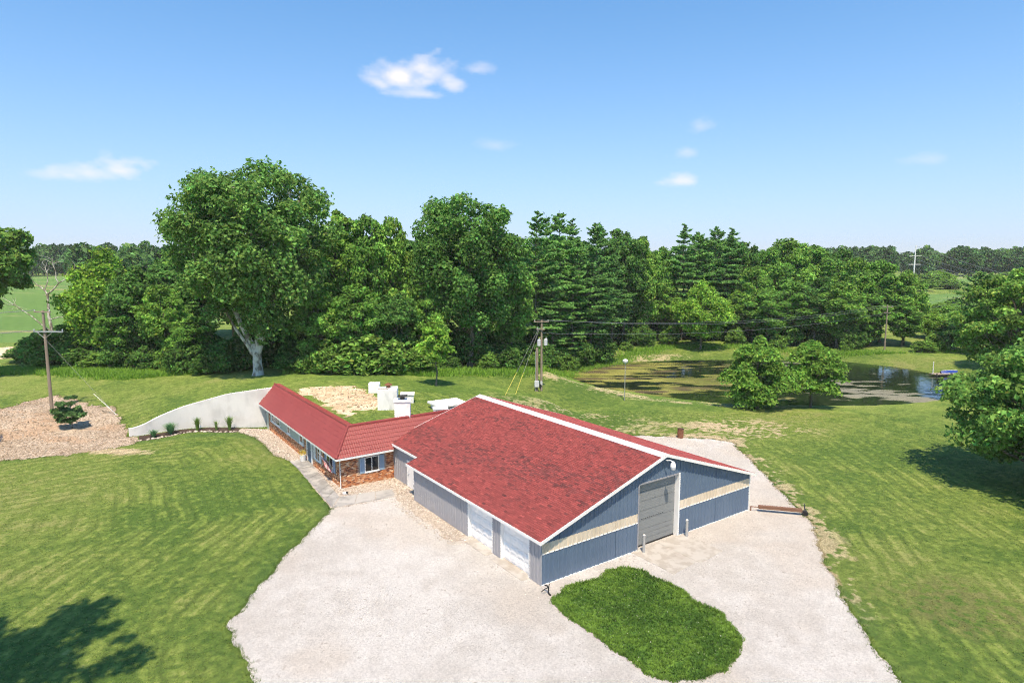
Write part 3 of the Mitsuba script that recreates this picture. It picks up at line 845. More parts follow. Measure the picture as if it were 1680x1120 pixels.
def window(owner, name, axis, s0, s1, z0, z1, panes=2, fw_=.07):
    """a framed window; axis 0: on the front wall (v = 20.7), axis 1: on the long wall (u = -3.5)"""
    def bx(m, a, b, c, d, o0, o1):
        return m.box(a, b, 20.7 - o1, 20.7 - o0, c, d) if axis == 0 else m.box(-3.5 - o1, -3.5 - o0, a, b, c, d)
    w = numbered(f"{owner}__{name}")
    m = M()
    bx(m, s0, s1, z0, z0 + fw_, .0, .045)
    bx(m, s0, s1, z1 - fw_, z1, .0, .045)
    bx(m, s0, s0 + fw_, z0 + fw_, z1 - fw_, .0, .045)
    bx(m, s1 - fw_, s1, z0 + fw_, z1 - fw_, .0, .045)
    for k in range(1, panes):
        c = s0 + (s1 - s0) * k / panes
        bx(m, c - .025, c + .025, z0 + fw_, z1 - fw_, .0, .040)
    put(w, m, "white_paint", mat=BM)
    for k in range(panes):
        a, b = s0 + (s1 - s0) * k / panes, s0 + (s1 - s0) * (k + 1) / panes
        part(w, "pane", bx(M(), a + .03, b - .03, z0 + .04, z1 - .04, .004, .014), "pane_dark", mat=BM)
    m = M()
    bx(m, s0 - .03, s1 + .03, z0 - .05, z0 - .003, .0, .085)
    part(w, "sill", m, "white_paint", mat=BM)
    return w


def shutter(s0, s1, z0, z1, axis, bs):
    m = M()
    def bx(a, b, c, d, o0, o1):
        return m.box(a, b, 20.7 - o1, 20.7 - o0, c, d) if axis == 0 else m.box(-3.5 - o1, -3.5 - o0, a, b, c, d)
    bx(s0, s0 + .05, z0, z1, .02, .055), bx(s1 - .05, s1, z0, z1, .02, .055), bx(s0 + .05, s1 - .05, z0, z0 + .06, .02, .055), bx(s0 + .05, s1 - .05, z1 - .06, z1, .02, .055)
    for z in np.arange(z0 + .07, z1 - .09, .055):
        bx(s0 + .05, s1 - .05, z, z + .035, .02, .045)
    bx(s0 + .05, s1 - .05, z0 + .06, z1 - .06, .012, .022)
    part(house, "shutter", m, bs, mat=BM)


window(house, "window", 0, -1.60, -.40, .90, 2.13)
shutter(-2.0, -1.62, .88, 2.13, 0, "shutter_blue")
shutter(-.36, .04, .88, 2.13, 0, "shutter_blue")
window(house, "window", 1, 37.65, 40.7, 1.12, 2.12, 2, .14)
window(house, "window", 1, 34.2, 35.2, 1.12, 2.12, 1, .16)
window(house, "window", 1, 30.15, 31.4, 1.12, 2.12, 1, .20)
window(house, "window", 1, 25.7, 26.85, .75, 2.12, 2)
shutter(25.34, 25.68, .74, 2.12, 1, "white_paint")
shutter(26.9, 27.25, .74, 2.12, 1, "white_paint")
window(house, "window", 1, 22.45, 24.0, .84, 1.92, 2)
shutter(24.03, 24.4, .82, 1.92, 1, "shutter_blue")
shutter(21.98, 22.42, .82, 1.92, 1, "shutter_blue")
dk = numbered(f"{house}__front_door")
put(dk, M().box(-3.53, -3.49, 27.95, 28.92, .1, 2.12), "door_blue", mat=BM)
part(dk, "frame", M().box(-3.57, -3.48, 27.66, 27.94, .08, 2.2).box(-3.57, -3.48, 28.93, 29.2, .08, 2.2).box(-3.57, -3.48, 27.94, 28.93, 2.13, 2.2), "white_paint", mat=BM)
part(dk, "panel", M().box(-3.545, -3.529, 28.08, 28.4, .3, 1.0).box(-3.545, -3.529, 28.47, 28.79, .3, 1.0).box(-3.545, -3.529, 28.08, 28.79, 1.12, 1.95), "door_blue", mat=BM)
part(dk, "handle", M().tube([(-3.53, 28.05, 1.08), (-3.6, 28.05, 1.08), (-3.6, 28.17, 1.08)], .016, 6), "black_metal", mat=BM)


def tile_roof(s_of, hip, far, P0, es, et, en, length):
    """pressed roof tiles: barrels along s, stepped courses up the slope t"""
    row, pitch = .37, .19
    rows = int(math.ceil(length / row))
    ts, off = [], []
    for k in range(rows):
        ts += [k * row, min(length, (k + 1) * row) - .001]
        off += [.045, .004]
    ts, off = np.array(ts), np.array(off)
    s = np.arange(s_of, far + .02, pitch / 4)
    S, Tt = np.meshgrid(s, ts)
    O = np.repeat(off[:, None], len(s), 1) + .022 * np.abs(np.cos(PI * S / pitch)) ** .8
    lim = hip(Tt)
    Sx = np.maximum(S, lim)
    end = np.full(Tt.shape, far)
    Sx = np.minimum(Sx, end)
    v = P0 + Sx[..., None] * es + Tt[..., None] * et + O[..., None] * en
    n, c = len(ts), len(s)
    i = np.arange(n * c).reshape(n, c)
    f = np.stack([i[:-1, :-1], i[:-1, 1:], i[1:, 1:], i[1:, :-1]], -1).reshape(-1, 4)
    f = np.vstack([f[:, [0, 1, 2]], f[:, [0, 2, 3]]])
    v = v.reshape(-1, 3)
    ar = np.linalg.norm(np.cross(v[f[:, 1]] - v[f[:, 0]], v[f[:, 2]] - v[f[:, 0]]), axis=1)
    return v, f[ar > 1e-6]


# front slope: s runs along u from the hip, t up the slope
g = np.array([0, RDV - EV, RDZ - EZ])
ln = np.linalg.norm(g)
et = g / ln
en = np.cross([1, 0, 0], et)
rk = (RDU - EU) / ln
v, f = tile_roof(0, lambda t: t * rk, 12.6, np.array([EU, EV, EZ]), np.array([1.0, 0, 0]), et, en, ln)
u_right = 5.3 + (v[:, 1] - EV) / (RDV - EV) * 7.3
v[:, 0] = np.minimum(v[:, 0], EU + u_right)
ar = np.linalg.norm(np.cross(v[f[:, 1]] - v[f[:, 0]], v[f[:, 2]] - v[f[:, 0]]), axis=1)
part(house, "roof", M().add(v, f[ar > 1e-6]), "tile", mat=BM)
g2 = np.array([RDU - EU, 0, RDZ - EZ])
ln2 = np.linalg.norm(g2)
et2 = g2 / ln2
en2 = np.cross(et2, [0, 1.0, 0])
en2 = en2 if en2[2] > 0 else -en2
rk2 = (RDV - EV) / ln2
v, f = tile_roof(0, lambda t: t * rk2, FARV - EV, np.array([EU, EV, EZ]), np.array([0, 1.0, 0]), et2, en2, ln2)
part(house, "roof", M().add(v, f[:, ::-1]), "tile", mat=BM)
hipm = M()
hp0, hp1 = np.array([EU, EV, EZ + .05]), np.array([RDU, RDV, RDZ + .06])
for k in range(9):
    a, b = hp0 + (hp1 - hp0) * k / 9, hp0 + (hp1 - hp0) * (k + 1.06) / 9
    hipm.tube([a + [0, 0, .02], b], [.105, .085], 10)
part(house, "hip_cap", hipm, "tile", 40, mat=BM)
rg = M()
for k in range(46):
    a, b = RDV + .02 + k * (FARV - RDV) / 46, RDV + .02 + (k + 1.03) * (FARV - RDV) / 46
    rg.tube([(RDU, a, RDZ + .045), (RDU, b, RDZ + .035)], [.10, .088], 10)
for k in range(22):
    a, b = RDU + k * 10.9 / 22, RDU + (k + 1.03) * 10.9 / 22
    rg.tube([(a, RDV, RDZ + .045), (b, RDV, RDZ + .035)], [.10, .088], 10)
part(house, "ridge_cap", rg, "tile", 40, mat=BM)
m = M()
m.box(RDU + .02, RDU + .5, RDV + .1, FARV, 3.6, RDZ + .02).box(RDU + .5, 8.6, RDV + .02, RDV + .5, 3.4, RDZ + .02)
part(house, "ridge_curb", m, "tile", mat=BM)
part(house, "eave_board", M().box(EU - .03, .58, EV - .035, EV + .0, EZ - .13, EZ + .02), "white_paint", mat=BM)
part(house, "eave_board", M().box(EU - .035, EU, EV + .002, FARV, EZ - .13, EZ + .02), "white_paint", mat=BM)
part(house, "soffit", M().box(EU, .55, EV, 20.7, EZ - .12, EZ - .09).box(EU, -3.5, 20.7, FARV, EZ - .12, EZ - .09), "soffit_white", mat=BM)
m = M()
m.add([[EU, FARV - .02, EZ - .1], [RDU + .4, FARV - .02, EZ - .1], [RDU + .4, FARV - .02, RDZ], [RDU, FARV - .02, RDZ]], [[3, 2, 1, 0]])
part(house, "end_gable", m, "sage_siding", mat=BM)
part(house, "downspout", M().tube([(-3.62, 20.66, 2.42), (-3.6, 20.64, .08), (-3.75, 20.5, .04)], .035, 8), "white_paint", mat=BM)

# ---------------------------------------------------------------- curved retaining wall
rwall = thing("retaining_wall", "pale concrete retaining wall curving up from the mulch to the end of the house", "wall")
ls = shapely.LineString(WALL)
tt = np.linspace(0, ls.length, 60)
cp = np.array([ls.interpolate(t).coords[0] for t in tt])
seg = np.concatenate([[0], np.cumsum(np.hypot(*np.diff(WALL, axis=0).T))])
top = np.interp(tt, seg, WALL_TOP)
top = np.convolve(np.pad(top, 3, mode="edge"), np.ones(7) / 7, "valid")
cp = np.column_stack([np.convolve(np.pad(cp[:, k], 2, mode="edge"), np.ones(5) / 5, "valid") for k in (0, 1)])
cp[0], cp[-1] = WALL[0], WALL[-1]
tn = np.gradient(cp, axis=0)
tn /= np.linalg.norm(tn, axis=1, keepdims=True)
nb = np.column_stack([-tn[:, 1], tn[:, 0]])
fa, fb = cp - nb * .12, cp + nb * .14
n = len(cp)
v = np.vstack([np.column_stack([fa, top * 0 - .3]), np.column_stack([fa, top - .02]), np.column_stack([fa + nb * .02, top]), np.column_stack([fb - nb * .02, top]), np.column_stack([fb, top - .02]), np.column_stack([fb, top * 0 - .3])])
f = [[r * n + i, r * n + i + 1, (r + 1) * n + i + 1, (r + 1) * n + i] for r in range(5) for i in range(n - 1)] + [[r * n, (r + 1) * n, (5 - r - 1) * n, (5 - r) * n] for r in range(2)]
put(f"{rwall}__face", (v, np.vstack([np.array(f)[:, [0, 1, 2]], np.array(f)[:, [0, 2, 3]]])), "concrete", smooth=35)

# ---------------------------------------------------------------- white shafts standing on the bank over the house
def shaft(label, x, y, deg, w, d, h, cap=None, lid=False):
    k = thing("vent_shaft", label, "vent", "white shafts on the bank behind the house")
    z = ground(x, y)
    mt = place(x, y, z, deg)
    part(k, "body", M().bev(-w / 2, w / 2, -d / 2, d / 2, -.3, h, .02), "white_render", mat=mt)
    if lid:
        part(k, "lid", M().bev(-w / 2 - .08, w / 2 + .08, -d / 2 - .08, d / 2 + .08, h + .004, h + .13, .02), "white_render", mat=mt)
        h += .13
    if cap == "rust":
        for b0 in (-d / 2 + .1, .05):
            part(k, "board", M().box(-w / 2 + .05, .1, b0, b0 + .15, h, h + .05), "pole_wood", mat=mt)
        part(k, "flue", M().tube([(.05, .1, h), (.05, .1, h + .22)], .18, 12).tube([(.05, .1, h + .27), (.05, .1, h + .34), (.05, .1, h + .46)], [.36, .30, .05], 12), "rust", mat=mt)
    elif cap == "black":
        part(k, "flue", M().tube([(0, .05, h), (0, .05, h + .2)], .2, 12), "black_metal", mat=mt)
        part(k, "flue_cap", M().bev(-.4, .4, -.3, .4, h + .25, h + .31, .02), "black_metal", mat=mt)


shaft("tallest white rendered shaft with a rusty flue cap and boards on its top", -11.2, 56.2, 6, 1.72, 1.6, 1.85, "rust")
shaft("low plain white box to the left behind the tallest shaft", -14.0, 63.4, 8, 1.1, 1.2, .92)
shaft("low white box with a lid to the right behind the tallest shaft", -9.9, 58.9, 8, 1.15, 1.1, .72, None, True)
shaft("white shaft with a slab lid and a black vent nearest the roof ridge", -9.25, 52.5, 6, 1.3, 1.15, 1.5, "black", True)
k = thing("concrete_vault", "broad white concrete vault with a flat slab lid beside the barn roof", "vault")
vx, vy = -5.9, 57.2
mt = place(vx, vy, ground(vx, vy) - .05, 32)
part(k, "wall", M().box(-1.25, 1.25, -1.05, 1.05, -.5, .70), "white_render", mat=mt)
part(k, "slab_lid", M().bev(-1.5, 1.5, -1.25, 1.25, .78, .95, .03), "white_render", mat=mt)
part(k, "gasket", M().box(-1.3, 1.3, -1.1, 1.1, .70, .78), "seal_black", mat=mt)
k = thing("well_box", "small white box standing against the front of the concrete vault", "box")
mt = place(-6.35, 55.0, ground(-6.35, 55.0), 8)
part(k, "body", M().bev(-.62, .62, -.5, .5, -.3, .62, .02), "white_render", mat=mt)
part(k, "lid", M().bev(-.68, .68, -.56, .56, .624, .70, .02), "white_paint", mat=mt)
k = thing("cooling_unit", "grey metal cooling unit between the concrete vault and the barn roof", "unit")
mt = place(-4.35, 55.7, ground(-4.35, 55.7), 20)
part(k, "casing", M().bev(-.5, .5, -.4, .4, -.2, .85, .03), "grey_metal", mat=mt)
q = M()
for a in range(7):
    q.box(-.42 + a * .13, -.38 + a * .13, -.415, -.402, .05, .75)
part(k, "grille", q, "black_metal", mat=mt)
part(k, "fan_guard", M().tube([(0, 0, .852), (0, 0, .89)], .33, 16), "black_metal", mat=mt)

# ---------------------------------------------------------------- poles and wires
def pole(name, label, x, y, topz, r0, r1, bs="pole_wood", category="pole"):
    k = thing(name, label, category)
    z = ground(x, y)
    part(k, "post", M().tube([(x, y, z - .4), (x, y, (z + topz) / 2), (x, y, topz)], [r0, (r0 + r1) / 2, r1], 10), bs, 50)
    return k


def arm(k, c, d, half, s=.06, name="crossarm", bs="pole_wood", ins=(-.9, .9)):
    d = np.array([d[0], d[1], 0]) / math.hypot(*d)
    c = np.array(c, float)
    n = np.array([-d[1], d[0], 0])
    q = lambda z: [c + d * half * a + n * s * b + [0, 0, z] for a, b in ((-1, -1), (1, -1), (1, 1), (-1, 1))]
    part(k, name, M().hexa(q(-s), q(s)), bs)
    for a in ins:
        p = c + d * half * a + [0, 0, s]
        part(k, "insulator", M().tube([p, p + [0, 0, .08], p + [0, 0, .10], p + [0, 0, .2]], [.03, .03, .06, .04], 8), "insulator")


def wires(label, spans, r=.016, bs="wire", name="power_line", group=None):
    for i, (p, q, sag) in enumerate(spans):
        k = thing(name, label if isinstance(label, str) else label[i], "cable", group)
        p, q = np.array(p, float), np.array(q, float)
        t = np.linspace(0, 1, 24)[:, None]
        pts_ = p + (q - p) * t - np.array([0, 0, 1]) * sag * 4 * t * (1 - t)
        part(k, "strand", M().tube(pts_, r, 5), bs)


lp_ = pole("utility_pole", "leaning brown utility pole with two crossarms rising from the mulch at left", -49.94, 67.36, 12.3, .19, .13)
arm(lp_, (-49.9, 67.2, 12.15), (1.0, -.15), 1.0)
arm(lp_, (-49.4, 67.15, 10.05), (1.0, -.05), 1.65, .07, bs="galvanised", ins=(-.95, .95))
part(lp_, "brace", M().tube([(-49.0, 67.15, 9.98), (-49.9, 67.25, 9.3), (-50.6, 67.15, 9.98)], .03, 6), "galvanised")
wires(["pale covered cable leaving the left utility pole toward the left edge", "second cable running left from the lower crossarm of the left pole"],
      [((-50.6, 67.2, 12.35), (-92, 44, 12.6), .8), ((-50.8, 67.15, 10.2), (-92, 42, 11.0), .9)], .035)
wires("thin stay wire from the left utility pole down into the mulch", [((-49.8, 67.2, 9.2), (-42.5, 66.6, ground(-42.5, 66.6)), 0)], .010, name="stay_wire")
k = thing("stay_guard", "short pale stay guard standing in the grass beside the shrub in the mulch", "post")
part(k, "sleeve", M().tube([(-44.9, 66.82, 3.4), (-42.5, 66.6, ground(-42.5, 66.6))], .028, 6), "white_paint")
up = pole("utility_pole", "tall pale utility pole with transformers behind the barn, right one of the pair", 3.75, 79.74, 10.15, .16, .12)
up2 = pole("utility_pole", "shorter brown pole beside the transformer pole behind the barn", 3.15, 79.15, 6.7, .19, .16)
arm(up, (3.7, 79.6, 9.95), (1, .1), .95)
arm(up, (3.6, 79.55, 9.0), (1, -.35), .55, ins=(-.8, .8))
for dx, z in ((-.35, 7.35), (.5, 7.4)):
    q = np.array([3.75 + dx, 79.45, z])
    part(up, "transformer", M().tube([q + [0, 0, -.42], q + [0, 0, .32], q + [0, 0, .38]], [.24, .24, .18], 12), "insulator", 40)
    part(up, "bushing", M().tube([q + [.05, 0, .38], q + [.05, 0, .62]], [.05, .035], 6), "insulator")
part(up, "meter_box", M().box(3.62, 3.88, 79.42, 79.58, 1.9, 2.35), "insulator")
part(up2, "service_panel", M().box(2.85, 3.42, 78.72, 78.96, 1.75, 2.55), "insulator")
part(up2, "conduit", M().tube([(2.98, 78.92, ground(2.98, 78.9)), (2.98, 78.92, 6.3)], .05, 6), "galvanised")
part(up2, "service_panel", M().box(3.45, 3.66, 78.8, 78.96, 1.5, 2.1), "black_metal")
ga = (3.4, 79.5, 9.2)
g1, g2 = (-.74, 68.71), (.42, 71.07)
for (x, y), l in ((g1, "left of two guy wires stretched from the transformer pole to the grass"), (g2, "right of two guy wires stretched from the transformer pole to the grass")):
    k = thing("guy_wire", l, "cable")
    e = np.array([x, y, ground(x, y)])
    s = np.array(ga) + [0.1 * (x > 0), 0, 0]
    part(k, "strand", M().tube([s, e], .02, 5), "wire")
    part(k, "guard", M().tube([e + (s - e) * .30, e], .03, 6), "guy_yellow")
rp = pole("utility_pole", "slim utility pole in the long grass beyond the pond", 72.74, 122.64, 9.2, .15, .11)
arm(rp, (72.7, 122.5, 8.85), (1, -.5), .9)
arm(rp, (72.7, 122.5, 7.7), (1, -.5), .6, ins=())
wires(["thick cable strung from the transformer pole over the pond, nearest of the top pair", "thin cable beside it strung over the pond at crossarm height", "lowest cable strung from the transformer pole over the pond"],
      [((3.2, 79.6, 10.15), (72.0, 122.8, 9.05), 1.5), ((4.5, 79.65, 10.15), (73.5, 122.2, 9.05), 1.7), ((3.9, 79.6, 8.5), (72.7, 122.5, 7.7), 1.5)], .02)
wires(["upper cable running on from the pond pole into the trees at right", "lower cable running on from the pond pole into the trees at right"], [((73.5, 122.2, 9.05), (122, 164, 10.5), .8), ((72.7, 122.5, 7.7), (122, 165, 9.0), .8)], .02)
tx, ty = 176.5, 280.0
tw = pole("transmission_mast", "tall white transmission mast standing above the far trees at right", tx, ty, 24.6, .42, .2, "white_paint", "mast")
for i, z in enumerate((20.0, 16.4)):
    arm(tw, (tx, ty, z), (1, -.25), 2.4, .10, "arm", "white_paint", ())
wires(["topmost cable sloping from the transmission mast to the right", "middle cable sloping from the transmission mast to the right", "lowest cable sloping from the transmission mast to the right", "outer cable sloping from the transmission mast to the right"],
      [((tx + .2, ty, 24.4), (178, 205, 9), 1.0), ((tx + 2.4, ty - .6, 20), (180, 205, 7.0), 1.0), ((tx + 2.4, ty - .6, 16.4), (182, 205, 5.0), 1.0), ((tx - 2.4, ty + .6, 20), (172, 205, 6.5), 1.0)], .07)
yl = thing("yard_lamp", "slender yard lamp with a round white head between the lawn and the pond", "lamp")
lz = ground(14.14, 78.17)
part(yl, "post", M().tube([(14.14, 78.17, lz - .2), (14.14, 78.17, 4.9)], [.055, .04], 8), "galvanised")
part(yl, "head", M().tube([(14.14, 78.17, 4.85), (14.14, 78.17, 5.0), (14.14, 78.17, 5.22), (14.14, 78.17, 5.36), (14.14, 78.17, 5.42)], [.10, .28, .36, .26, .06], 12), "white_paint", True)
part(yl, "arm", M().tube([(13.75, 78.1, 5.0), (14.55, 78.2, 5.0)], .035, 6), "black_metal")

# ---------------------------------------------------------------- pond edge
dk_ = thing("dock", "small plank dock at the far right end of the pond with a white mooring post", "dock")
mt = place(70.6, 102.0, WATER, 12)
for i in range(9):
    part(dk_, "plank", M().box(-2.4 + i * .5, -1.94 + i * .5, -.7, .7, .25, .31), "pole_wood", mat=mt)
part(dk_, "joist", M().box(-2.4, 2.1, -.6, -.5, .1, .248).box(-2.4, 2.1, .5, .6, .1, .248), "pole_wood", mat=mt)
for x in (-2.3, .6):
    part(dk_, "pile", M().tube([(x, -.78, -1.2), (x, -.78, .5)], .08, 8), "black_metal", mat=mt)
part(dk_, "mooring_post", M().tube([(-2.2, .1, .3), (-2.2, .1, 2.3)], .06, 8), "white_paint", mat=mt)
bt = thing("rowing_boat", "blue upturned boat lying across the dock at the pond's right end", "boat")
mt2 = place(71.6, 102.4, WATER + .32, 12)
mb = M()
for r in range(1):
    xs = np.linspace(-1.7, 1.7, 13)
    ring_ = []
    for x in xs:
        w = .62 * math.sqrt(max(0.02, 1 - (x / 1.75) ** 2))
        h = .42 * (1 - .35 * (x / 1.75) ** 2)
        ring_.append([(x, w * math.cos(a) * (1 if abs(math.cos(a)) < .9 else 1), h * math.sin(a) ** .6 if math.sin(a) > 0 else 0) for a in np.linspace(0, PI, 9)])
    v = np.array(ring_).reshape(-1, 3)
    mb.add(v, [[i * 9 + j, i * 9 + j + 1, (i + 1) * 9 + j + 1, (i + 1) * 9 + j][::-1] for i in range(12) for j in range(8)])
part(bt, "hull", mb, "boat_blue", True, mat=mt2)
part(bt, "keel", M().box(-1.5, 1.5, -.03, .03, .40, .46), "white_paint", mat=mt2)
part(bt, "gunwale", M().tube([(x, .64 * math.sqrt(max(.02, 1 - (x / 1.75) ** 2)), .02) for x in xs], .035, 6).tube([(x, -.64 * math.sqrt(max(.02, 1 - (x / 1.75) ** 2)), .02) for x in xs], .035, 6), "white_paint", mat=mt2)

# ---------------------------------------------------------------- small things about the yard
bb = thing("burn_barrel", "rusty open barrel at the edge of the gravel behind the barn", "barrel")
bx_, by_ = 16.83, 61.7
part(bb, "shell", M().tube([(bx_, by_, .0), (bx_, by_, .3), (bx_, by_, .31), (bx_, by_, .6), (bx_, by_, .61), (bx_, by_, .92)], [.30, .30, .315, .315, .30, .30], 18, False), "rust", 30)
part(bb, "rim", M().tube([(bx_ + .3 * math.cos(a), by_ + .3 * math.sin(a), .92) for a in np.linspace(0, 2 * PI, 19)], .02, 6), "black_metal")
part(bb, "ash", M().tube([(bx_, by_, .02), (bx_, by_, .5)], .285, 14), "seal_black")
gb = thing("timber_beam", "long brown timber beam raised off the gravel on a black hitch beside the barn", "beam")
b0, b1 = np.array([17.35, 42.85]), np.array([20.1, 42.15])
d = (b1 - b0) / np.linalg.norm(b1 - b0)
nb_ = np.array([-d[1], d[0]])
q = [b0 - nb_ * .13, b1 - nb_ * .13, b1 + nb_ * .13, b0 + nb_ * .13]
part(gb, "beam", M().hexa([(*p, .24) for p in q], [(*p, .44) for p in q]), "beam")
part(gb, "drawbar", M().tube([(*(b0 - d * .5), .3), (*(b0 + d * .2), .3)], .03, 6).tube([(*(b0 - d * .5), .0), (*(b0 - d * .5), .34)], .04, 6), "rust")
e = b1 + d * .22
part(gb, "hitch", M().tube([(*(b1 - d * .1), .3), (*e, .3)], .06, 8).tube([(*(e - nb_ * .16), .17), (*(e + nb_ * .16), .17)], .17, 14), "black_metal")
part(gb, "fin", M().hexa([(*(e - d * .04 - nb_ * .12), .25), (*(e + d * .04 - nb_ * .12), .25), (*(e + d * .04 + nb_ * .12), .25), (*(e - d * .04 + nb_ * .12), .25)],
                         [(*(e - d * .10 + nb_ * .10), .80), (*(e - d * .06 + nb_ * .10), .80), (*(e - d * .06 + nb_ * .20), .80), (*(e - d * .10 + nb_ * .20), .80)]), "black_metal")
hy = thing("yard_hydrant", "small black metal yard hydrant with bent arms on the gravel at the barn's front corner", "hydrant")
hx, hyy = 1.93, 31.62
part(hy, "riser", M().tube([(hx, hyy, -.05), (hx, hyy, .42)], .035, 8), "black_metal")
part(hy, "handle", M().tube([(hx, hyy, .38), (hx - .22, hyy - .05, .30), (hx - .40, hyy - .1, .16)], .028, 6).tube([(hx, hyy, .40), (hx + .05, hyy, .58)], .022, 6), "black_metal")
part(hy, "spout", M().tube([(hx, hyy, .34), (hx - .1, hyy + .15, .42), (hx - .18, hyy + .22, .36)], .04, 8).tube([(hx, hyy, .05), (hx + .10, hyy - .18, .03)], .05, 8), "black_metal")
gn = thing("garden_stone", "small white stone with a black mark lying on the pea gravel before the brick wall", "stone")
st = trimesh.creation.icosphere(2, .17)
st.vertices *= [1.25, .8, .75]
st.vertices += .04 * (meshkit.fbm(st.vertices * 7, 2)[:, None] - .5)
st.apply_translation([-12.6, 46.1, .10])
part(gn, "body", (st.vertices, st.faces), "white_paint", True)
s2 = trimesh.creation.icosphere(1, .09)
s2.apply_translation([-12.45, 46.05, .17])
part(gn, "mark", (s2.vertices, s2.faces), "black_metal", True)
pt = thing("flower_pot", "white flower pot of yellow flowers on the walkway by the house door", "planter")
px_, py_ = -18.35, 54.0
part(pt, "pot", M().tube([(px_, py_, .04), (px_, py_, .45), (px_, py_, .60), (px_, py_, .64)], [.19, .24, .27, .27], 16), "white_paint", 40)
prng = np.random.default_rng(3)
pm, lm = M(), M()
for i in range(170):
    a, r, z = prng.uniform(0, 2 * PI), .34 * math.sqrt(prng.random()), prng.uniform(.66, 1.06)
    c = np.array([px_ + r * math.cos(a) * (1.15 - .5 * abs(z - .85)), py_ + r * math.sin(a), z])
    e1, e2 = prng.normal(size=3), prng.normal(size=3)
    e1, e2 = e1 / np.linalg.norm(e1) * .05, e2 / np.linalg.norm(e2) * .05
    (pm if i % 5 else lm).add([c - e1, c + e2, c + e1, c - e2], [[0, 1, 2, 3]])
part(pt, "flowers", pm, "yellow_petal")
part(pt, "leaves", lm, "sage_siding")
# flag on a short staff by the corner window of the house
fl = thing("flag", "red, white and blue striped flag hanging from a short staff at the house corner", "flag")
s0, s1 = np.array([-3.56, 23.5, 1.35]), np.array([-4.25, 23.75, 2.2])
part(fl, "staff", M().tube([s0, s1 + (s1 - s0) * .08], .016, 6), "white_paint", mat=BM)
gu, gv = np.meshgrid(np.linspace(0, 1, 17), np.linspace(0, 1, 14))
hoist = s1 + (s0 - s1) * (.05 + .85 * (1 - gv))[..., None]
drop = np.array([.10, -1.15, -.62])
wave = .07 * np.sin(gu * 9 + gv * 2.2) * gu
vv = hoist + gu[..., None] * drop + wave[..., None] * np.array([.85, .25, .3]) - np.array([0, 0, .20]) * (gu ** 2 * (1 - .3 * gv))[..., None]
i = np.arange(17 * 14).reshape(14, 17)
ff = np.stack([i[:-1, :-1], i[:-1, 1:], i[1:, 1:], i[1:, :-1]], -1).reshape(-1, 4)
v = vv.reshape(-1, 3) @ BM[:3, :3].T + BM[:3, 3]
scene[f"{fl}__cloth"] = mikit.ply((v, ff), "flag_cloth", True, uv=np.column_stack([gu.ravel(), gv.ravel()]))

# ---------------------------------------------------------------- trees and plants
def unit(a):
    return a / (np.linalg.norm(a, axis=-1, keepdims=True) + 1e-12)


def leaf_cards(P, N, S, col, rng, aspect=1.5, fold=.18):
    """one folded leaf or leaf spray per point: four corners, two triangles"""
    n = len(P)
    t = unit(np.cross(N, rng.normal(size=(n, 3))))
    b = np.cross(N, t)
    S = np.broadcast_to(np.asarray(S, float), (n,))[:, None]
    v = np.stack([P - t * S * .5 * aspect, P + b * S * .5 + N * fold * S, P + t * S * .5 * aspect, P - b * S * .5 + N * fold * S], 1).reshape(-1, 3)
    k = np.arange(n)[:, None] * 4
    return v, np.vstack([k + [0, 1, 2], k + [0, 2, 3]]), np.repeat(np.clip(col, 0, 1), 4, 0)


def tint(n, rng, base, hue=.13, val=.32):
    c = np.tile(np.asarray(base, float), (n, 1))
    c *= np.exp(rng.normal(0, val, (n, 1)))
    c[:, 0] *= np.exp(rng.normal(0, hue, n))
    return c


def curve(p, q, rng, bow=.1, n=6):
    p, q = np.asarray(p, float), np.asarray(q, float)
    t = np.linspace(0, 1, n)[:, None]
    L = np.linalg.norm(q - p)
    off = rng.normal(0, bow * L, 3) * [1, 1, .4] + np.array([0, 0, bow * L])
    return p + (q - p) * t + off * (4 * t * (1 - t)) + rng.normal(0, .012 * L, (n, 3)) * np.sin(t * PI)


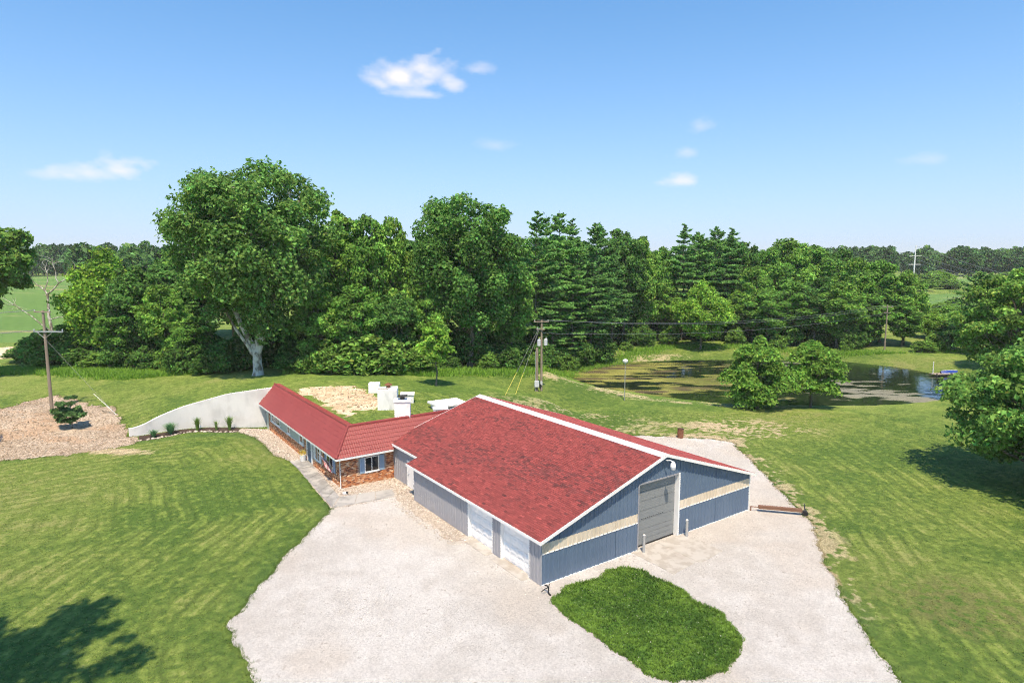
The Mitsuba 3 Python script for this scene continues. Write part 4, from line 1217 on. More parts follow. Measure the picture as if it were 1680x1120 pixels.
def broadleaf(seed, H, R, base, puffs, leaves, size, color, top_heavy=.55, droop=.0, trunk_r=.28, hollow=.35, flat=.8, limbs=16, puff=(.20, .34), aspect=1.5, up=.45, stem=None, bs_shift=0.0, lean=(0, 0)):
    """(crown vertices, faces, colours), trunk mesh; the crown is a set of leafy puffs on limbs, with gaps between them"""
    rng = np.random.default_rng(seed)
    ch = H - base
    C, PR = [], []
    for _ in range(puffs * 30):
        d = unit(rng.normal(size=3))
        r = rng.uniform(hollow, 1) ** .6
        x, y, w = d[0] * r, d[1] * r, d[2] * r
        prof = 1 - .28 * abs(w) ** 2 - (.18 * w if top_heavy < .5 else -.10 * w)
        p = np.array([x * R * prof * .82 + lean[0] * (w + 1) / 2, y * R * prof * .82 + lean[1] * (w + 1) / 2, base + ch * (top_heavy + w * (1 - top_heavy) * .86 if w > 0 else top_heavy + w * top_heavy * .92)])
        pr = R * rng.uniform(*puff) * (1.05 - .25 * max(w, 0))
        if all(np.linalg.norm((p - c) * [1, 1, .8]) > .62 * (pr + q) * .8 for c, q in zip(C, PR)):
            C.append(p), PR.append(pr)
        if len(C) >= puffs:
            break
    C, PR = np.array(C), np.array(PR)
    cnt = np.maximum(8, (leaves * PR ** 2 / (PR ** 2).sum()).astype(int))
    P, N, K = [], [], []
    for c, r, n in zip(C, PR, cnt):
        d = unit(rng.normal(size=(n, 3)) + [0, 0, .25])
        # each puff itself is lobed
        lob = .55 + .85 * meshkit.noise(d * 3.1 + c, seed)[:, None]
        rad = (rng.uniform(.25, 1, (n, 1)) ** .55) * lob
        q = c + d * rad * r * [1, 1, flat]
        q[:, 2] -= droop * r * np.hypot(d[:, 0], d[:, 1]) ** 2 * rad[:, 0] * 1.3
        P.append(q)
        N.append(unit(d * .55 + [0, 0, up] + rng.normal(0, .55, (n, 3))))
        K.append(np.full((n, 1), rng.normal(1, .13)))
    P, N, K = np.vstack(P), np.vstack(N), np.vstack(K)
    P[:, 2] = np.maximum(P[:, 2], .1)
    S = size * rng.uniform(.65, 1.3, len(P))
    v, f, c = leaf_cards(P, N, S, tint(len(P), rng, color) * K, rng, aspect)
    w = M()
    topz = base + ch * .62
    tp = curve([0, 0, -.4], [lean[0] * .5 + rng.normal(0, .03) * H * .3, lean[1] * .5 + rng.normal(0, .03) * H * .3, topz], rng, .012, 8)
    if stem is None:
        w.tube(tp, np.linspace(trunk_r, trunk_r * .35, 8) * np.array([1.25] + [1] * 7), 8)
        order = np.argsort(-PR * rng.uniform(.6, 1, len(PR)))[:limbs]
        for i in order:
            z = np.clip(C[i][2] - rng.uniform(.25, .55) * np.hypot(*C[i][:2]) - .1 * ch, base * .55, topz * .97)
            k = np.clip((z + .4) / (topz + .4) * 7, 0, 6.99)
            a = tp[int(k)] + (tp[int(k) + 1] - tp[int(k)]) * (k - int(k))
            r0 = trunk_r * (.5 - .25 * z / H)
            w.tube(curve(a, C[i], rng, .06), np.linspace(r0, r0 * .2, 6), 5, False)
    else:
        stem(w, C, rng)
    return (v, f, c), w.mesh()


def pine(seed, H, R, base, tufts, size, color, spread=.55, trunk_r=.26):
    rng = np.random.default_rng(seed)
    w = M()
    tp = curve([0, 0, -.4], [rng.normal(0, .2), rng.normal(0, .2), H * .99], rng, .004, 9)
    w.tube(tp, np.linspace(trunk_r, .035, 9), 8)
    P, N, K, W = [], [], [], []
    z = base
    br = []
    while z < H * .985:
        t = (z - base) / (H - base)
        L0 = R * (np.interp(t, [0, .12, .35, .6, .85, 1], [.55, .85, 1.0, .82, .42, .07]))
        nb = rng.integers(4, 7) if t < .85 else 4
        a0 = rng.uniform(0, 2 * PI)
        for k in range(nb):
            if rng.random() < .17:
                continue
            br.append((z + rng.normal(0, .12), a0 + k * 2 * PI / nb + rng.normal(0, .25), L0 * rng.uniform(.55, 1.15), t))
        z += (H - base) * (.056 if t < .8 else .035) * rng.uniform(.8, 1.2)
    tot = sum(b[2] ** 1.3 for b in br)
    for z, a, L, t in br:
        d = np.array([math.cos(a), math.sin(a), 0])
        s = np.array([-d[1], d[0], 0])
        rise = rng.uniform(-.06, .12) + .55 * t ** 2
        e = np.array([0, 0, z]) + d * L + [0, 0, L * rise]
        w.tube(curve([0, 0, z - .1], e, rng, .02, 4), [.07 * (1 - .6 * t), .05, .03, .012], 4, False)
        n = max(10, int(tufts * L ** 1.3 / tot))
        for j in range(3):   # flat needle pads along the outer half
            c0 = rng.uniform(.38, .98) if j else .9
            m = max(4, n // 3)
            al, ac = rng.normal(0, .19 * L, m), rng.normal(0, .17 * L, m)
            q = np.array([0, 0, z]) + d * (L * c0 + al)[:, None] + s * (ac + rng.normal(0, .12 * L))[:, None]
            q[:, 2] += rise * (L * c0 + al) + rng.uniform(-.5, .5, m) * .11 * L - .25 * np.abs(ac) ** 2 / max(L, .3) * .6
            P.append(q)
            N.append(unit(np.array([0, 0, 1.0]) + rng.normal(0, .48, (m, 3)) + d * .2))
            K.append(np.full((m, 1), rng.normal(1, .13)))
    P, N, K = np.vstack(P), np.vstack(N), np.vstack(K)
    v, f, c = leaf_cards(P, N, size * rng.uniform(.6, 1.3, len(P)), tint(len(P), rng, color, .10, .2) * K, rng, 1.9, .25)
    return (v, f, c), w.mesh()


PROTO = {}


def proto(name, built, leaf="leaf", bark="bark", extra=None):
    (v, f, c), wood = built
    zmax, rmax = np.percentile(v[:, 2], 99.7), np.percentile(np.hypot(v[:, 0], v[:, 1]), 97)
    PROTO[name] = (zmax, rmax)
    scene[f"{name}_shape"] = {"type": "shapegroup", "crown": mikit.ply((v, f), leaf, False, color=c), "trunk": mikit.ply(wood, bark, 40)}


GREEN, MID, DARK, LIME = (0.182, 0.359, 0.073), (0.237, 0.427, 0.084), (0.130, 0.272, 0.067), (0.246, 0.429, 0.067)
proto("oak", broadleaf(11, 18, 5, 3.0, 46, 14000, .34, GREEN))
proto("mid", broadleaf(12, 17, 5, 2.2, 50, 14000, .33, MID, top_heavy=.5))
proto("dark", broadleaf(13, 18, 5, 3.2, 42, 14000, .34, DARK))
proto("lime", broadleaf(14, 15, 5.6, 1.2, 50, 14000, .31, LIME, top_heavy=.48, puff=(.22, .36)))
proto("locust", broadleaf(15, 20, 4.5, 3, 64, 14000, .31, MID, top_heavy=.5, flat=.55, puff=(.16, .30)))
proto("willow", broadleaf(16, 13, 5.4, 2.4, 56, 14000, .29, (0.281, 0.488, 0.076), top_heavy=.42, flat=.62, droop=.25, puff=(.2, .34), trunk_r=.2))
proto("honey", broadleaf(17, 8.6, 4.0, .7, 36, 18000, .165, (0.204, 0.372, 0.068), top_heavy=.36, flat=.36, droop=.55, puff=(.22, .40), trunk_r=.16, aspect=2.3, up=.6))
proto("honey2", broadleaf(18, 8.2, 3.3, 1.9, 27, 12500, .165, (0.219, 0.399, 0.073), top_heavy=.38, flat=.38, droop=.55, puff=(.22, .42), trunk_r=.15, aspect=2.3, up=.6))
proto("sapling", broadleaf(19, 7.2, 1.9, 2.3, 30, 3200, .22, (0.254, 0.449, 0.070), top_heavy=.45, flat=.5, droop=.25, trunk_r=.09, puff=(.26, .42)))
proto("bush", broadleaf(20, 3.2, 1.8, .1, 17, 3000, .22, (0.192, 0.338, 0.069), top_heavy=.4, trunk_r=.06, limbs=6, puff=(.3, .5)))
proto("darkbush", broadleaf(22, 3.4, 1.9, .1, 17, 3000, .22, (0.128, 0.262, 0.060), top_heavy=.4, trunk_r=.06, limbs=6, puff=(.3, .5)))
PINE = (0.186, 0.378, 0.106)
proto("pine", pine(31, 25, 4.3, 5.0, 11000, .34, PINE), "needle")
proto("pine2", pine(32, 24, 4.2, 3.5, 11000, .34, (0.211, 0.416, 0.106)), "needle")
proto("pine3", pine(33, 23, 4.2, 6.0, 10000, .34, (0.165, 0.340, 0.098)), "needle")
proto("pine4", pine(34, 15, 6.2, 2.2, 13000, .34, (0.186, 0.346, 0.098)), "needle")


def tree(kind, x, y, H, R, label, group=None, name=None, deg=None, rng=np.random.default_rng(77), category="tree", dz=0.0):
    key = numbered(name or ("pine_tree" if kind.startswith("pine") else "broadleaf_tree"))
    labels[key] = {"label": label, "category": category}
    if group:
        labels[key]["group"] = group
    zm, rm = PROTO[kind]
    d = rng.uniform(0, 360) if deg is None else deg
    scene[key] = {"type": "instance", "to_world": T().translate([x, y, ground(x, y) + dz]).rotate([0, 0, 1], d).scale([R / rm, R / rm, H / zm]), "group": {"type": "ref", "id": f"{kind}_shape"}}
    return key


FOREST = [
    ('lime', -62.0, 96.5, 16.9, 5.6, 'rounded lime-green tree, the palest at the left end of the wood'),
    ('dark', -53.3, 90.0, 14.1, 3.8, 'dark green tree between the lime-green tree and the big pale-trunked tree'),
    ('oak', -65.5, 96.2, 7.4, 3.1, 'low bushy tree below and left of the lime-green tree'),
    ('oak', -55.4, 89.5, 9.1, 3.4, 'bushy tree at the left end of the wood, right below the lime-green tree'),
    ('mid', -47.6, 86.5, 11.3, 3.3, 'leafy tree just left of the big pale-trunked tree'),
    ('oak', -42.4, 83.9, 7.1, 2.9, 'low tree half hidden under the left side of the big pale-trunked tree'),
    ('locust', -23.7, 85.8, 20.4, 3.8, 'tall feathery-topped tree right behind the big pale-trunked tree'),
    ('mid', -24.7, 79.2, 10.5, 3.2, 'bright green tree tucked under the right side of the big pale-trunked tree'),
    ('oak', -19.4, 84.4, 19.5, 3.6, 'tall tree between the two biggest trees, nearer the left one'),
    ('mid', -16.5, 85.7, 19.5, 3.3, 'tall tree left against the second biggest tree'),
    ('oak', -19.7, 79.3, 10.7, 3.2, 'lower leafy tree in front, between the two biggest trees'),
    ('dark', -15.0, 81.0, 9.8, 3.1, "low dark tree left of the second biggest tree's trunk"),
    ('mid', -11.3, 83.0, 10.9, 2.9, 'leafy tree under the left side of the second biggest tree'),
    ('oak', -0.2, 92.5, 15.2, 3.7, 'leafy tree right of the second biggest tree, before the pines'),
    ('pine', 4.1, 104.5, 24.5, 4.0, 'tallest pine, the leftmost of the pine row'),
    ('pine2', 8.0, 110.2, 25.1, 4.0, 'second pine from the left of the pine row'),
    ('pine', 11.7, 113.7, 21.4, 3.9, 'shorter pine, third from the left of the pine row'),
    ('pine3', 15.5, 117.2, 24.2, 4.1, 'fourth pine of the row, with a pointed tip over its neighbours'),
    ('pine2', 6.6, 104.3, 13.5, 3.4, 'small pine standing before the left end of the pine row, behind the transformer pole'),
    ('dark', 22.9, 129.6, 23.2, 5.0, 'dark broad-topped tree at the right end of the pine row'),
    ('pine3', 19.9, 124.9, 18.3, 3.8, 'pine with a bare straight lower trunk right of the pointed pine'),
    ('mid', 27.1, 133.1, 21.7, 4.4, 'leafy tree with a rounded top left of the gap in the skyline'),
    ('oak', 31.9, 138.3, 19.6, 4.5, 'lower tree filling the gap in the skyline left of the dark pines'),
    ('pine', 36.8, 137.1, 24.6, 4.5, 'leftmost of the dark ragged pines right of the skyline gap'),
    ('pine2', 40.7, 138.7, 22.5, 4.3, 'second of the dark ragged pines right of the skyline gap'),
    ('pine3', 44.3, 139.5, 24.1, 4.3, 'third of the dark ragged pines right of the skyline gap'),
    ('pine', 48.0, 140.3, 23.8, 4.6, 'rightmost of the dark ragged pines right of the skyline gap'),
    ('mid', 33.0, 135.2, 11.8, 4.2, 'leafy tree low behind the left side of the young meadow tree'),
    ('dark', 51.9, 141.9, 20.4, 4.6, 'dark tree right against the ragged pines'),
    ('oak', 56.6, 142.0, 19.6, 5.5, 'rounded tree on the skyline right of the ragged pines'),
    ('mid', 63.5, 145.4, 21.4, 5.9, 'highest rounded tree on the right-hand skyline'),
    ('oak', 71.3, 148.1, 19.8, 5.7, 'rounded tree on the skyline right of the highest rounded one'),
    ('dark', 75.6, 148.1, 19.1, 4.8, 'dark tree on the right-hand skyline'),
    ('mid', 73.4, 134.8, 17.4, 4.9, "broad tree left of the pond's far utility pole, on the skyline"),
    ('oak', 77.6, 133.0, 17.1, 4.9, "broad tree directly behind the pond's far utility pole"),
    ('mid', 80.5, 129.3, 15.0, 4.0, "sloping-topped tree right of the pond's far utility pole"),
    ('oak', 58.6, 130.8, 12.9, 5.3, "dark-trunked tree at the wood's edge behind the pond trees"),
    ('mid', 65.3, 126.6, 13.1, 5.1, "round spreading tree at the wood's edge, above the right pond tree"),
    ('oak', 73.0, 128.5, 10.5, 4.1, "leafy tree at the wood's edge left of the far utility pole"),
    ('oak', 52.5, 129.4, 11.0, 4.5, "leafy tree at the wood's edge above the left pond tree"),
    ('mid', 51.7, 135.4, 15.6, 4.4, 'leafy tree right behind the young meadow tree'),
    ('dark', 62.0, 129.1, 14.1, 4.2, "dark tree between two rounded trees at the wood's edge"),
    ('oak', 78.9, 127.0, 8.4, 3.5, 'small leafy tree right of the far utility pole'),
    ('mid', 48.3, 135.5, 10.5, 3.9, 'small tree at the right side of the young meadow tree'),
    ('lime', 92.6, 138.6, 5.8, 4.0, 'pale green bushy tree at the far right end of the pond meadow'),
    ('mid', 100.7, 145.4, 6.8, 3.9, 'bushy tree beyond the right pine, at the right end of the wood'),
    ('willow', 37.9, 126.2, 13.4, 5.6, 'young bright green tree standing alone in the meadow beyond the pond'),
    ('pine4', 86.5, 117.0, 15.0, 5.6, 'broad dark pine by the dock at the right end of the pond'),
    ('honey', 29.9, 75.8, 8.5, 4.4, 'left and larger of the two feathery trees on the near bank of the pond'),
    ('honey2', 37.0, 77.0, 8.1, 3.7, 'right and smaller of the two feathery trees on the near bank of the pond'),
    ('sapling', -8.5, 69.8, 7.2, 2.0, 'young slender tree alone on the lawn before the wood'),
]
BACK_ROWS = [('mid', -29.1, 99.1, 18.6, 3.3), ('oak', -64.7, 117.0, 13.2, 4.1), ('oak', 9.7, 143.0, 21.2, 5.1), ('dark', -24.6, 120.1, 18.7, 4.0), ('mid', 25.5, 168.7, 17.9, 6.0), ('dark', -31.9, 132.8, 19.4, 5.8), ('dark', -60.6, 106.7, 10.4, 4.7), ('oak', 5.2, 151.9, 19.7, 5.9), ('oak', -31.3, 105.4, 18.1, 3.5), ('dark', 33.9, 192.8, 17.7, 6.6), ('oak', 52.0, 223.1, 17.5, 8.1), ('dark', -18.6, 124.9, 19.7, 4.4), ('dark', -24.2, 128.6, 19.0, 5.5), ('oak', 28.7, 176.5, 18.9, 5.8), ('dark', -14.5, 98.3, 16.8, 4.2), ('oak', 73.1, 156.2, 16.1, 5.7), ('dark', -32.9, 119.0, 20.4, 3.9), ('dark', -53.2, 101.8, 15.5, 4.7), ('mid', 16.9, 153.6, 20.2, 5.2), ('mid', -62.5, 124.5, 17.7, 5.1), ('oak', 13.0, 162.9, 20.7, 5.5), ('mid', 10.4, 175.3, 21.3, 6.8), ('oak', -31.9, 111.4, 20.1, 4.3), ('oak', 33.7, 167.3, 18.1, 6.0), ('dark', -29.5, 103.3, 19.1, 3.5), ('dark', -68.1, 132.1, 17.7, 5.0), ('oak', 107.9, 213.3, 12.8, 8.0), ('mid', -7.9, 132.2, 19.2, 4.9), ('dark', 42.8, 201.4, 15.5, 7.1), ('oak', 68.4, 177.1, 16.0, 5.9), ('mid', 53.6, 167.5, 21.4, 5.4), ('mid', 102.3, 214.8, 14.1, 8.6), ('dark', 97.6, 203.7, 16.2, 8.8), ('oak', -1.2, 116.1, 20.1, 4.9), ('mid', -51.8, 117.4, 19.9, 3.9), ('dark', -62.6, 130.2, 17.8, 5.7), ('dark', 80.8, 193.5, 17.0, 7.3), ('dark', 61.0, 182.0, 21.5, 7.9), ('oak', -18.5, 135.0, 19.8, 4.5), ('oak', 84.0, 174.2, 14.5, 5.9), ('mid', 14.0, 149.2, 20.7, 5.5), ('mid', 104.0, 227.9, 18.4, 7.4)]

for kind, x, y, H, R, l in FOREST:
    tree(kind, x, y, H, R, l)
for kind, x, y, H, R in (("pine2", 6.0, 116.5, 24.0, 4.0), ("pine", 11.5, 122.5, 24.5, 4.2), ("pine3", 17.5, 128.5, 23.5, 4.2), ("pine2", 24.5, 137.0, 22.0, 4.2), ("pine3", 42.5, 146.5, 23.0, 4.4), ("pine", 50.5, 147.0, 21.5, 4.4), ("pine2", 10.2, 108.2, 17.0, 3.8), ("pine3", 14.2, 112.6, 17.5, 3.8)):
    tree(kind, x, y, H, R, "pine standing in the second rank behind the pine row", "second rank of pines")
for kind, x, y, H, R in BACK_ROWS:
    tree(kind, x, y, H, R * 1.25, "tree crowded deep in the wood behind the front row" if x < 40 else "tree in the depth of the wood beyond the pond meadow", "trees deep in the left wood" if x < 40 else "trees deep in the wood beyond the pond")


# the two biggest trees, each with its own limbs
def sycamore(w, C, rng):
    w.tube([(0, 0, -.5), (.05, 0, .4), (0, .05, 1.4), (.05, 0, 2.9)], [.85, .62, .53, .52], 12)
    forks = [((.0, 0, 2.6), (-2.2, .3, 7.2), (-4.6, .2, 13.0), (-5.6, 1, 18.5), .40), ((.1, 0, 2.4), (.7, .2, 7.5), (.4, .4, 14), (-.6, .2, 22), .46), ((.2, 0, 2.8), (1.8, -.2, 8), (4.2, .5, 13.5), (5.6, .2, 19), .38), ((-.1, -.1, 2.2), (-1.7, -.5, 5.0), (-3.6, -1.0, 9.0), (-5.4, -1.3, 13), .22)]
    ends = []
    for a, b, c, d, r in forks:
        p = np.array([a, b, c, d], float)
        t = np.linspace(0, 3, 13)
        q = np.column_stack([np.interp(t, [0, 1, 2, 3], p[:, k]) for k in range(3)])
        q[1:-1] = (q[:-2] + q[1:-1] + q[2:]) / 3
        q += rng.normal(0, .07, q.shape)
        w.tube(q, np.linspace(r, r * .3, 13), 9)
        ends.append(q)
    E = np.vstack(ends)
    for c in C:
        k = np.argmin(np.linalg.norm(E - c, axis=1) + .6 * np.maximum(0, E[:, 2] - c[2] + 1))
        w.tube(curve(E[k], c, rng, .07), np.linspace(.13, .03, 6), 5, False)


def big(name, built, x, y, label, bark="pale_bark", leaf="leaf", deg=0, dz=0.0, category="tree"):
    key = numbered(name)
    labels[key] = {"label": label, "category": category}
    (v, f, c), wood = built
    mt = place(x, y, ground(x, y) + dz, deg)
    scene[f"{key}__crown"] = mikit.ply((v @ mt[:3, :3].T + mt[:3, 3], f), leaf, False, color=c)
    v, f = wood
    scene[f"{key}__trunk"] = mikit.ply((v @ mt[:3, :3].T + mt[:3, 3], f), bark, 40)
    return key


big("sycamore_tree", broadleaf(41, 26.2, 11.2, 3.6, 100, 60000, .31, (0.182, 0.341, 0.084), top_heavy=.60, hollow=.28, puff=(.13, .24), stem=sycamore, flat=.9), -31.15, 76.59, "biggest tree of all, with a forked pale trunk, standing behind the house")
big("big_tree", broadleaf(42, 24.6, 9.7, 2.6, 84, 50000, .30, (0.151, 0.310, 0.075), top_heavy=.58, hollow=.2, puff=(.12, .25), trunk_r=.55, limbs=40, flat=.95), -5.8, 87.5, "second biggest tree, dark and tall, right of the middle of the wood", "bark")
# near trees on the right and the trees that stand just outside the frame and throw shade into it
big("broadleaf_tree", broadleaf(51, 12.8, 8.8, .8, 130, 34000, .27, (0.197, 0.359, 0.084), top_heavy=.48, hollow=.45, puff=(.11, .22), trunk_r=.34, limbs=60, up=.35, flat=.6), 42.5, 47.6, "large leafy tree nearest the camera at the right edge, shading the lawn", "bark")
big("broadleaf_tree", broadleaf(52, 16.0, 8.8, 2.2, 80, 26000, .28, (0.204, 0.365, 0.084), top_heavy=.5, hollow=.3, puff=(.18, .3), trunk_r=.34, limbs=24), 43.6, 36.5, "leafy tree just past the right edge of the picture, shading the right lawn corner", "bark")
big("broadleaf_tree", broadleaf(53, 17.0, 7.4, 2.0, 100, 26000, .30, (0.235, 0.400, 0.084), top_heavy=.55, hollow=.4, puff=(.12, .24), trunk_r=.3, limbs=40, flat=.55), 64.0, 80.0, "yellowish green tree at the right edge between the nearest tree and the dark pine", "bark")
big("broadleaf_tree", broadleaf(54, 13.0, 6.0, 2.0, 60, 18000, .28, (0.220, 0.374, 0.081), top_heavy=.52, hollow=.3, puff=(.16, .28), trunk_r=.3, limbs=20), 80.0, 100.0, "leafy tree at the far right edge, just behind the yellowish green one", "bark")
big("broadleaf_tree", broadleaf(55, 22.3, 7.4, 8.5, 70, 22000, .40, (0.194, 0.345, 0.076), top_heavy=.55, hollow=.3, puff=(.15, .27), trunk_r=.4, limbs=24), -70.8, 85.0, "tree leaning in from the left edge with a pale leafy crown against the sky", "pale_bark")
big("broadleaf_tree", broadleaf(56, 28.5, 8.0, 15.0, 120, 11000, .32, (0.165, 0.319, 0.071), top_heavy=.5, hollow=.1, puff=(.06, .14), trunk_r=.45, limbs=60), -22.3, 12.2, "tall tree outside the lower left corner whose shade falls on the front lawn", "bark")
big("broadleaf_tree", broadleaf(57, 8.0, 3.6, .8, 40, 8000, .26, (0.121, 0.248, 0.060), top_heavy=.45, trunk_r=.18), -51.6, 55.2, "dark tree just outside the left edge shading the mulch", "bark")

# bare dead tree at left
dt = numbered("dead_tree")
labels[dt] = {"label": "bare dead tree with a pale trunk behind the left utility pole", "category": "tree"}
w, rng = M(), np.random.default_rng(9)
x0, y0 = -71.3, 98.7
z0 = ground(x0, y0)
O = np.array([x0, y0, z0])
w.tube(O + np.array([(0, 0, -.3), (-.5, 0, 3), (-1.0, 0, 7), (-.9, 0, 10.5)]), [.32, .26, .2, .15], 8)
limb = [((-.9, 0, 10.5), (1.0, 0, 12.2), (3.6, .2, 14.2), .12), ((-.9, 0, 10.5), (-2.6, .2, 12), (-4.8, .2, 13.6), .10), ((-.95, 0, 9.8), (-.9, .3, 12.5), (-1.5, .3, 15.4), .10), ((1.0, 0, 12.2), (.6, .1, 14), (.2, .2, 16), .08), ((-.9, 0, 6.5), (2, -.4, 7), (6.2, -.8, 5.0), .09), ((-.6, 0, 4.5), (-3.4, -.3, 7), (-7.5, -.6, 10), .10)]
for a, b, c, r in limb:
    q = np.array([a, (np.array(a) + b) / 2 + rng.normal(0, .15, 3), b, (np.array(b) + c) / 2 + rng.normal(0, .2, 3), c], float) + O
    w.tube(q, [r, r * .9, r * .7, r * .5, r * .22], 6)
    for _ in range(7):
        t = rng.uniform(.3, 1)
        p = q[2] + (q[4] - q[2]) * t
        e = p + unit(rng.normal(size=3) + [0, 0, .6]) * rng.uniform(.8, 2.2)
        w.tube(curve(p, e, rng, .08, 4), [r * .35, r * .28, r * .2, r * .08], 4, False)
put(f"{dt}__trunk", w, "pale_bark", 40)

# shrubs along the edge of the wood
SHRUBS = [(-67, 93, 1.5, 0), (-63, 91.5, 1.2, 1), (-58.5, 90, 1.3, 0), (-55, 88.0, 1.2, 1), (-50.5, 86.2, 1.25, 1), (-46.5, 84.2, 1.0, 0), (-43, 81.6, 1.2, 1), (-39.5, 80.0, 1.1, 1), (-36.5, 79.4, 1.0, 1), (-27.5, 78.2, 1.2, 1), (-25, 77.2, 1.0, 0), (-22.5, 77.0, 1.5, 0), (-19.8, 77.0, 1.7, 0), (-17.2, 77.5, 1.8, 0), (-14.8, 78.4, 1.7, 0),
          (-12.6, 79.6, 1.4, 0), (-10.5, 81.5, 1.0, 0), (-8.4, 84, .8, 1), (-3.4, 86.6, .9, 0), (-1, 89, 1.0, 1), (2, 93, 1.0, 0), (4.6, 98, 1.0, 1), (7.5, 102, .9, 0), (10, 106, .9, 0), (13.5, 111, .8, 1), (17.5, 117, .9, 0), (22.5, 124, .9, 0), (27, 129, 1.0, 1), (33, 131.5, 1.1, 0), (47, 132, 1.2, 0), (53.5, 126.5, 1.0, 0), (60, 126, 1.1, 1), (66, 124, 1.0, 0), (78.5, 119.5, .9, 0), (81.5, 121, 1.1, 0),
          (85.5, 124, 1.6, 0), (90, 129, 1.6, 1), (95, 134, 1.6, 0), (100, 139, 1.7, 0), (104, 130, 1.5, 1), (-73, 96.5, 1.5, 1), (-77, 99.5, 1.3, 1), (-70, 95, 1.6, 0)]
vrng = np.random.default_rng(91)
UNDER = [(-62, 97, 4), (-54, 92, 5), (-46, 88, 5), (-38, 84, 6), (-31, 83, 6), (-24, 84, 5), (-17, 85, 5), (-10, 88, 5), (-4, 93, 5), (2, 100, 5), (7, 108, 5), (13, 116, 5), (20, 126, 5), (27, 135, 4), (36, 138, 5), (45, 138, 5), (54, 134, 5), (62, 131, 5), (70, 127, 4)]
ORD = "first second third fourth fifth sixth seventh eighth ninth tenth eleventh twelfth thirteenth fourteenth fifteenth sixteenth seventeenth eighteenth".split()
seen = {}
for x, y, s, dk2 in sorted(SHRUBS, key=lambda q: q[0] / q[1]):
    side = "the left wood's edge" if x < 5 else "the wood's edge beyond the pond"
    tone = "dark green" if dk2 else "light green"
    n = seen[side, dk2] = seen.get((side, dk2), -1) + 1
    tree("darkbush" if dk2 else "bush", x, y, 2.4 * s * vrng.uniform(.6, 1.5), 1.9 * s * vrng.uniform(.75, 1.3), f"{ORD[n]} {tone} shrub from the left at {side}", f"{tone} shrubs along {side}", "shrub", category="shrub")
for px, py, n in UNDER:   # saplings and brush filling the shade under the wood
    for j in range(n):
        x, y = px + vrng.normal(0, 4.5), py + vrng.uniform(-2, 9)
        tree("darkbush", x, y, vrng.uniform(3.0, 6.0), vrng.uniform(2.4, 3.8), "dark brush filling the shade under the trees of the left wood" if x < 30 else "dark brush filling the shade under the trees beyond the pond", "dark brush under the left wood" if x < 30 else "dark brush beyond the pond", "shrub", category="shrub")
FAR_BUSH = [(118, 175, 4, 3.5), (131, 193, 3, 3.5), (143, 205, 3, 3), (152, 263, 5, 5), (166, 270, 5, 5), (178, 275, 5, 5), (196, 300, 7, 7), (214, 318, 7, 6), (186, 300, 6, 5), (120, 160, 5, 4), (132, 172, 5, 4), (112, 152, 4, 3.5), (196, 285, 5, 5), (208, 276, 6, 6), (226, 290, 7, 6)]
for i, (x, y, h, r) in enumerate(FAR_BUSH):
    tree(("bush", "lime", "mid")[i % 3], x, y, h, r, "bush on the rough ground between the far right fields", "bushes between the far right fields", "shrub", category="shrub")

# far woods that read as one mass
frng = np.random.default_rng(12)
farproto = {}
for nm, sd, colr in (("far_oak", 61, (0.128, 0.255, 0.076)), ("far_dark", 62, (0.099, 0.204, 0.066))):
    proto(nm, broadleaf(sd, 17, 6.5, 1.0, 26, 900, 1.35, colr, top_heavy=.5, puff=(.24, .42), limbs=5))


def far_wood(name, label, spots, hmin, hmax):
    labels[name] = {"label": label, "category": "wood", "kind": "stuff"}
    for i, (x, y) in enumerate(spots):
        k = "far_oak" if frng.random() < .6 else "far_dark"
        zm, rm = PROTO[k]
        H, R = frng.uniform(hmin, hmax), frng.uniform(5.5, 8.5)
        scene[f"{name}__{i + 1:03d}"] = {"type": "instance", "to_world": T().translate([x, y, ground(x, y)]).rotate([0, 0, 1], frng.uniform(0, 360)).scale([R / rm, R / rm, H / zm]), "group": {"type": "ref", "id": f"{k}_shape"}}


def band(p, q, depth, n):
    p, q = np.array(p, float), np.array(q, float)
    d = q - p
    nrm = np.array([-d[1], d[0]]) / np.linalg.norm(d)
    t, s = frng.random(n), frng.uniform(0, depth, n)
    return p + t[:, None] * d + s[:, None] * nrm


far_wood("far_wood", "distant wood along the horizon at right, beyond the pale fields", np.vstack([band((560, 420), (120, 520), 60, 190), band((900, 560), (60, 640), 60, 110)]), 15, 21)
far_wood("far_wood_001", "distant wood along the horizon at left, beyond the bean field", np.vstack([band((-130, 440), (-620, 500), 50, 150), band((-150, 240), (-118, 330), 30, 16)]), 14, 22)
far_wood("far_wood_002", "hazy wood on the horizon behind the middle of the near wood", band((140, 540), (-140, 480), 40, 60), 13, 17)

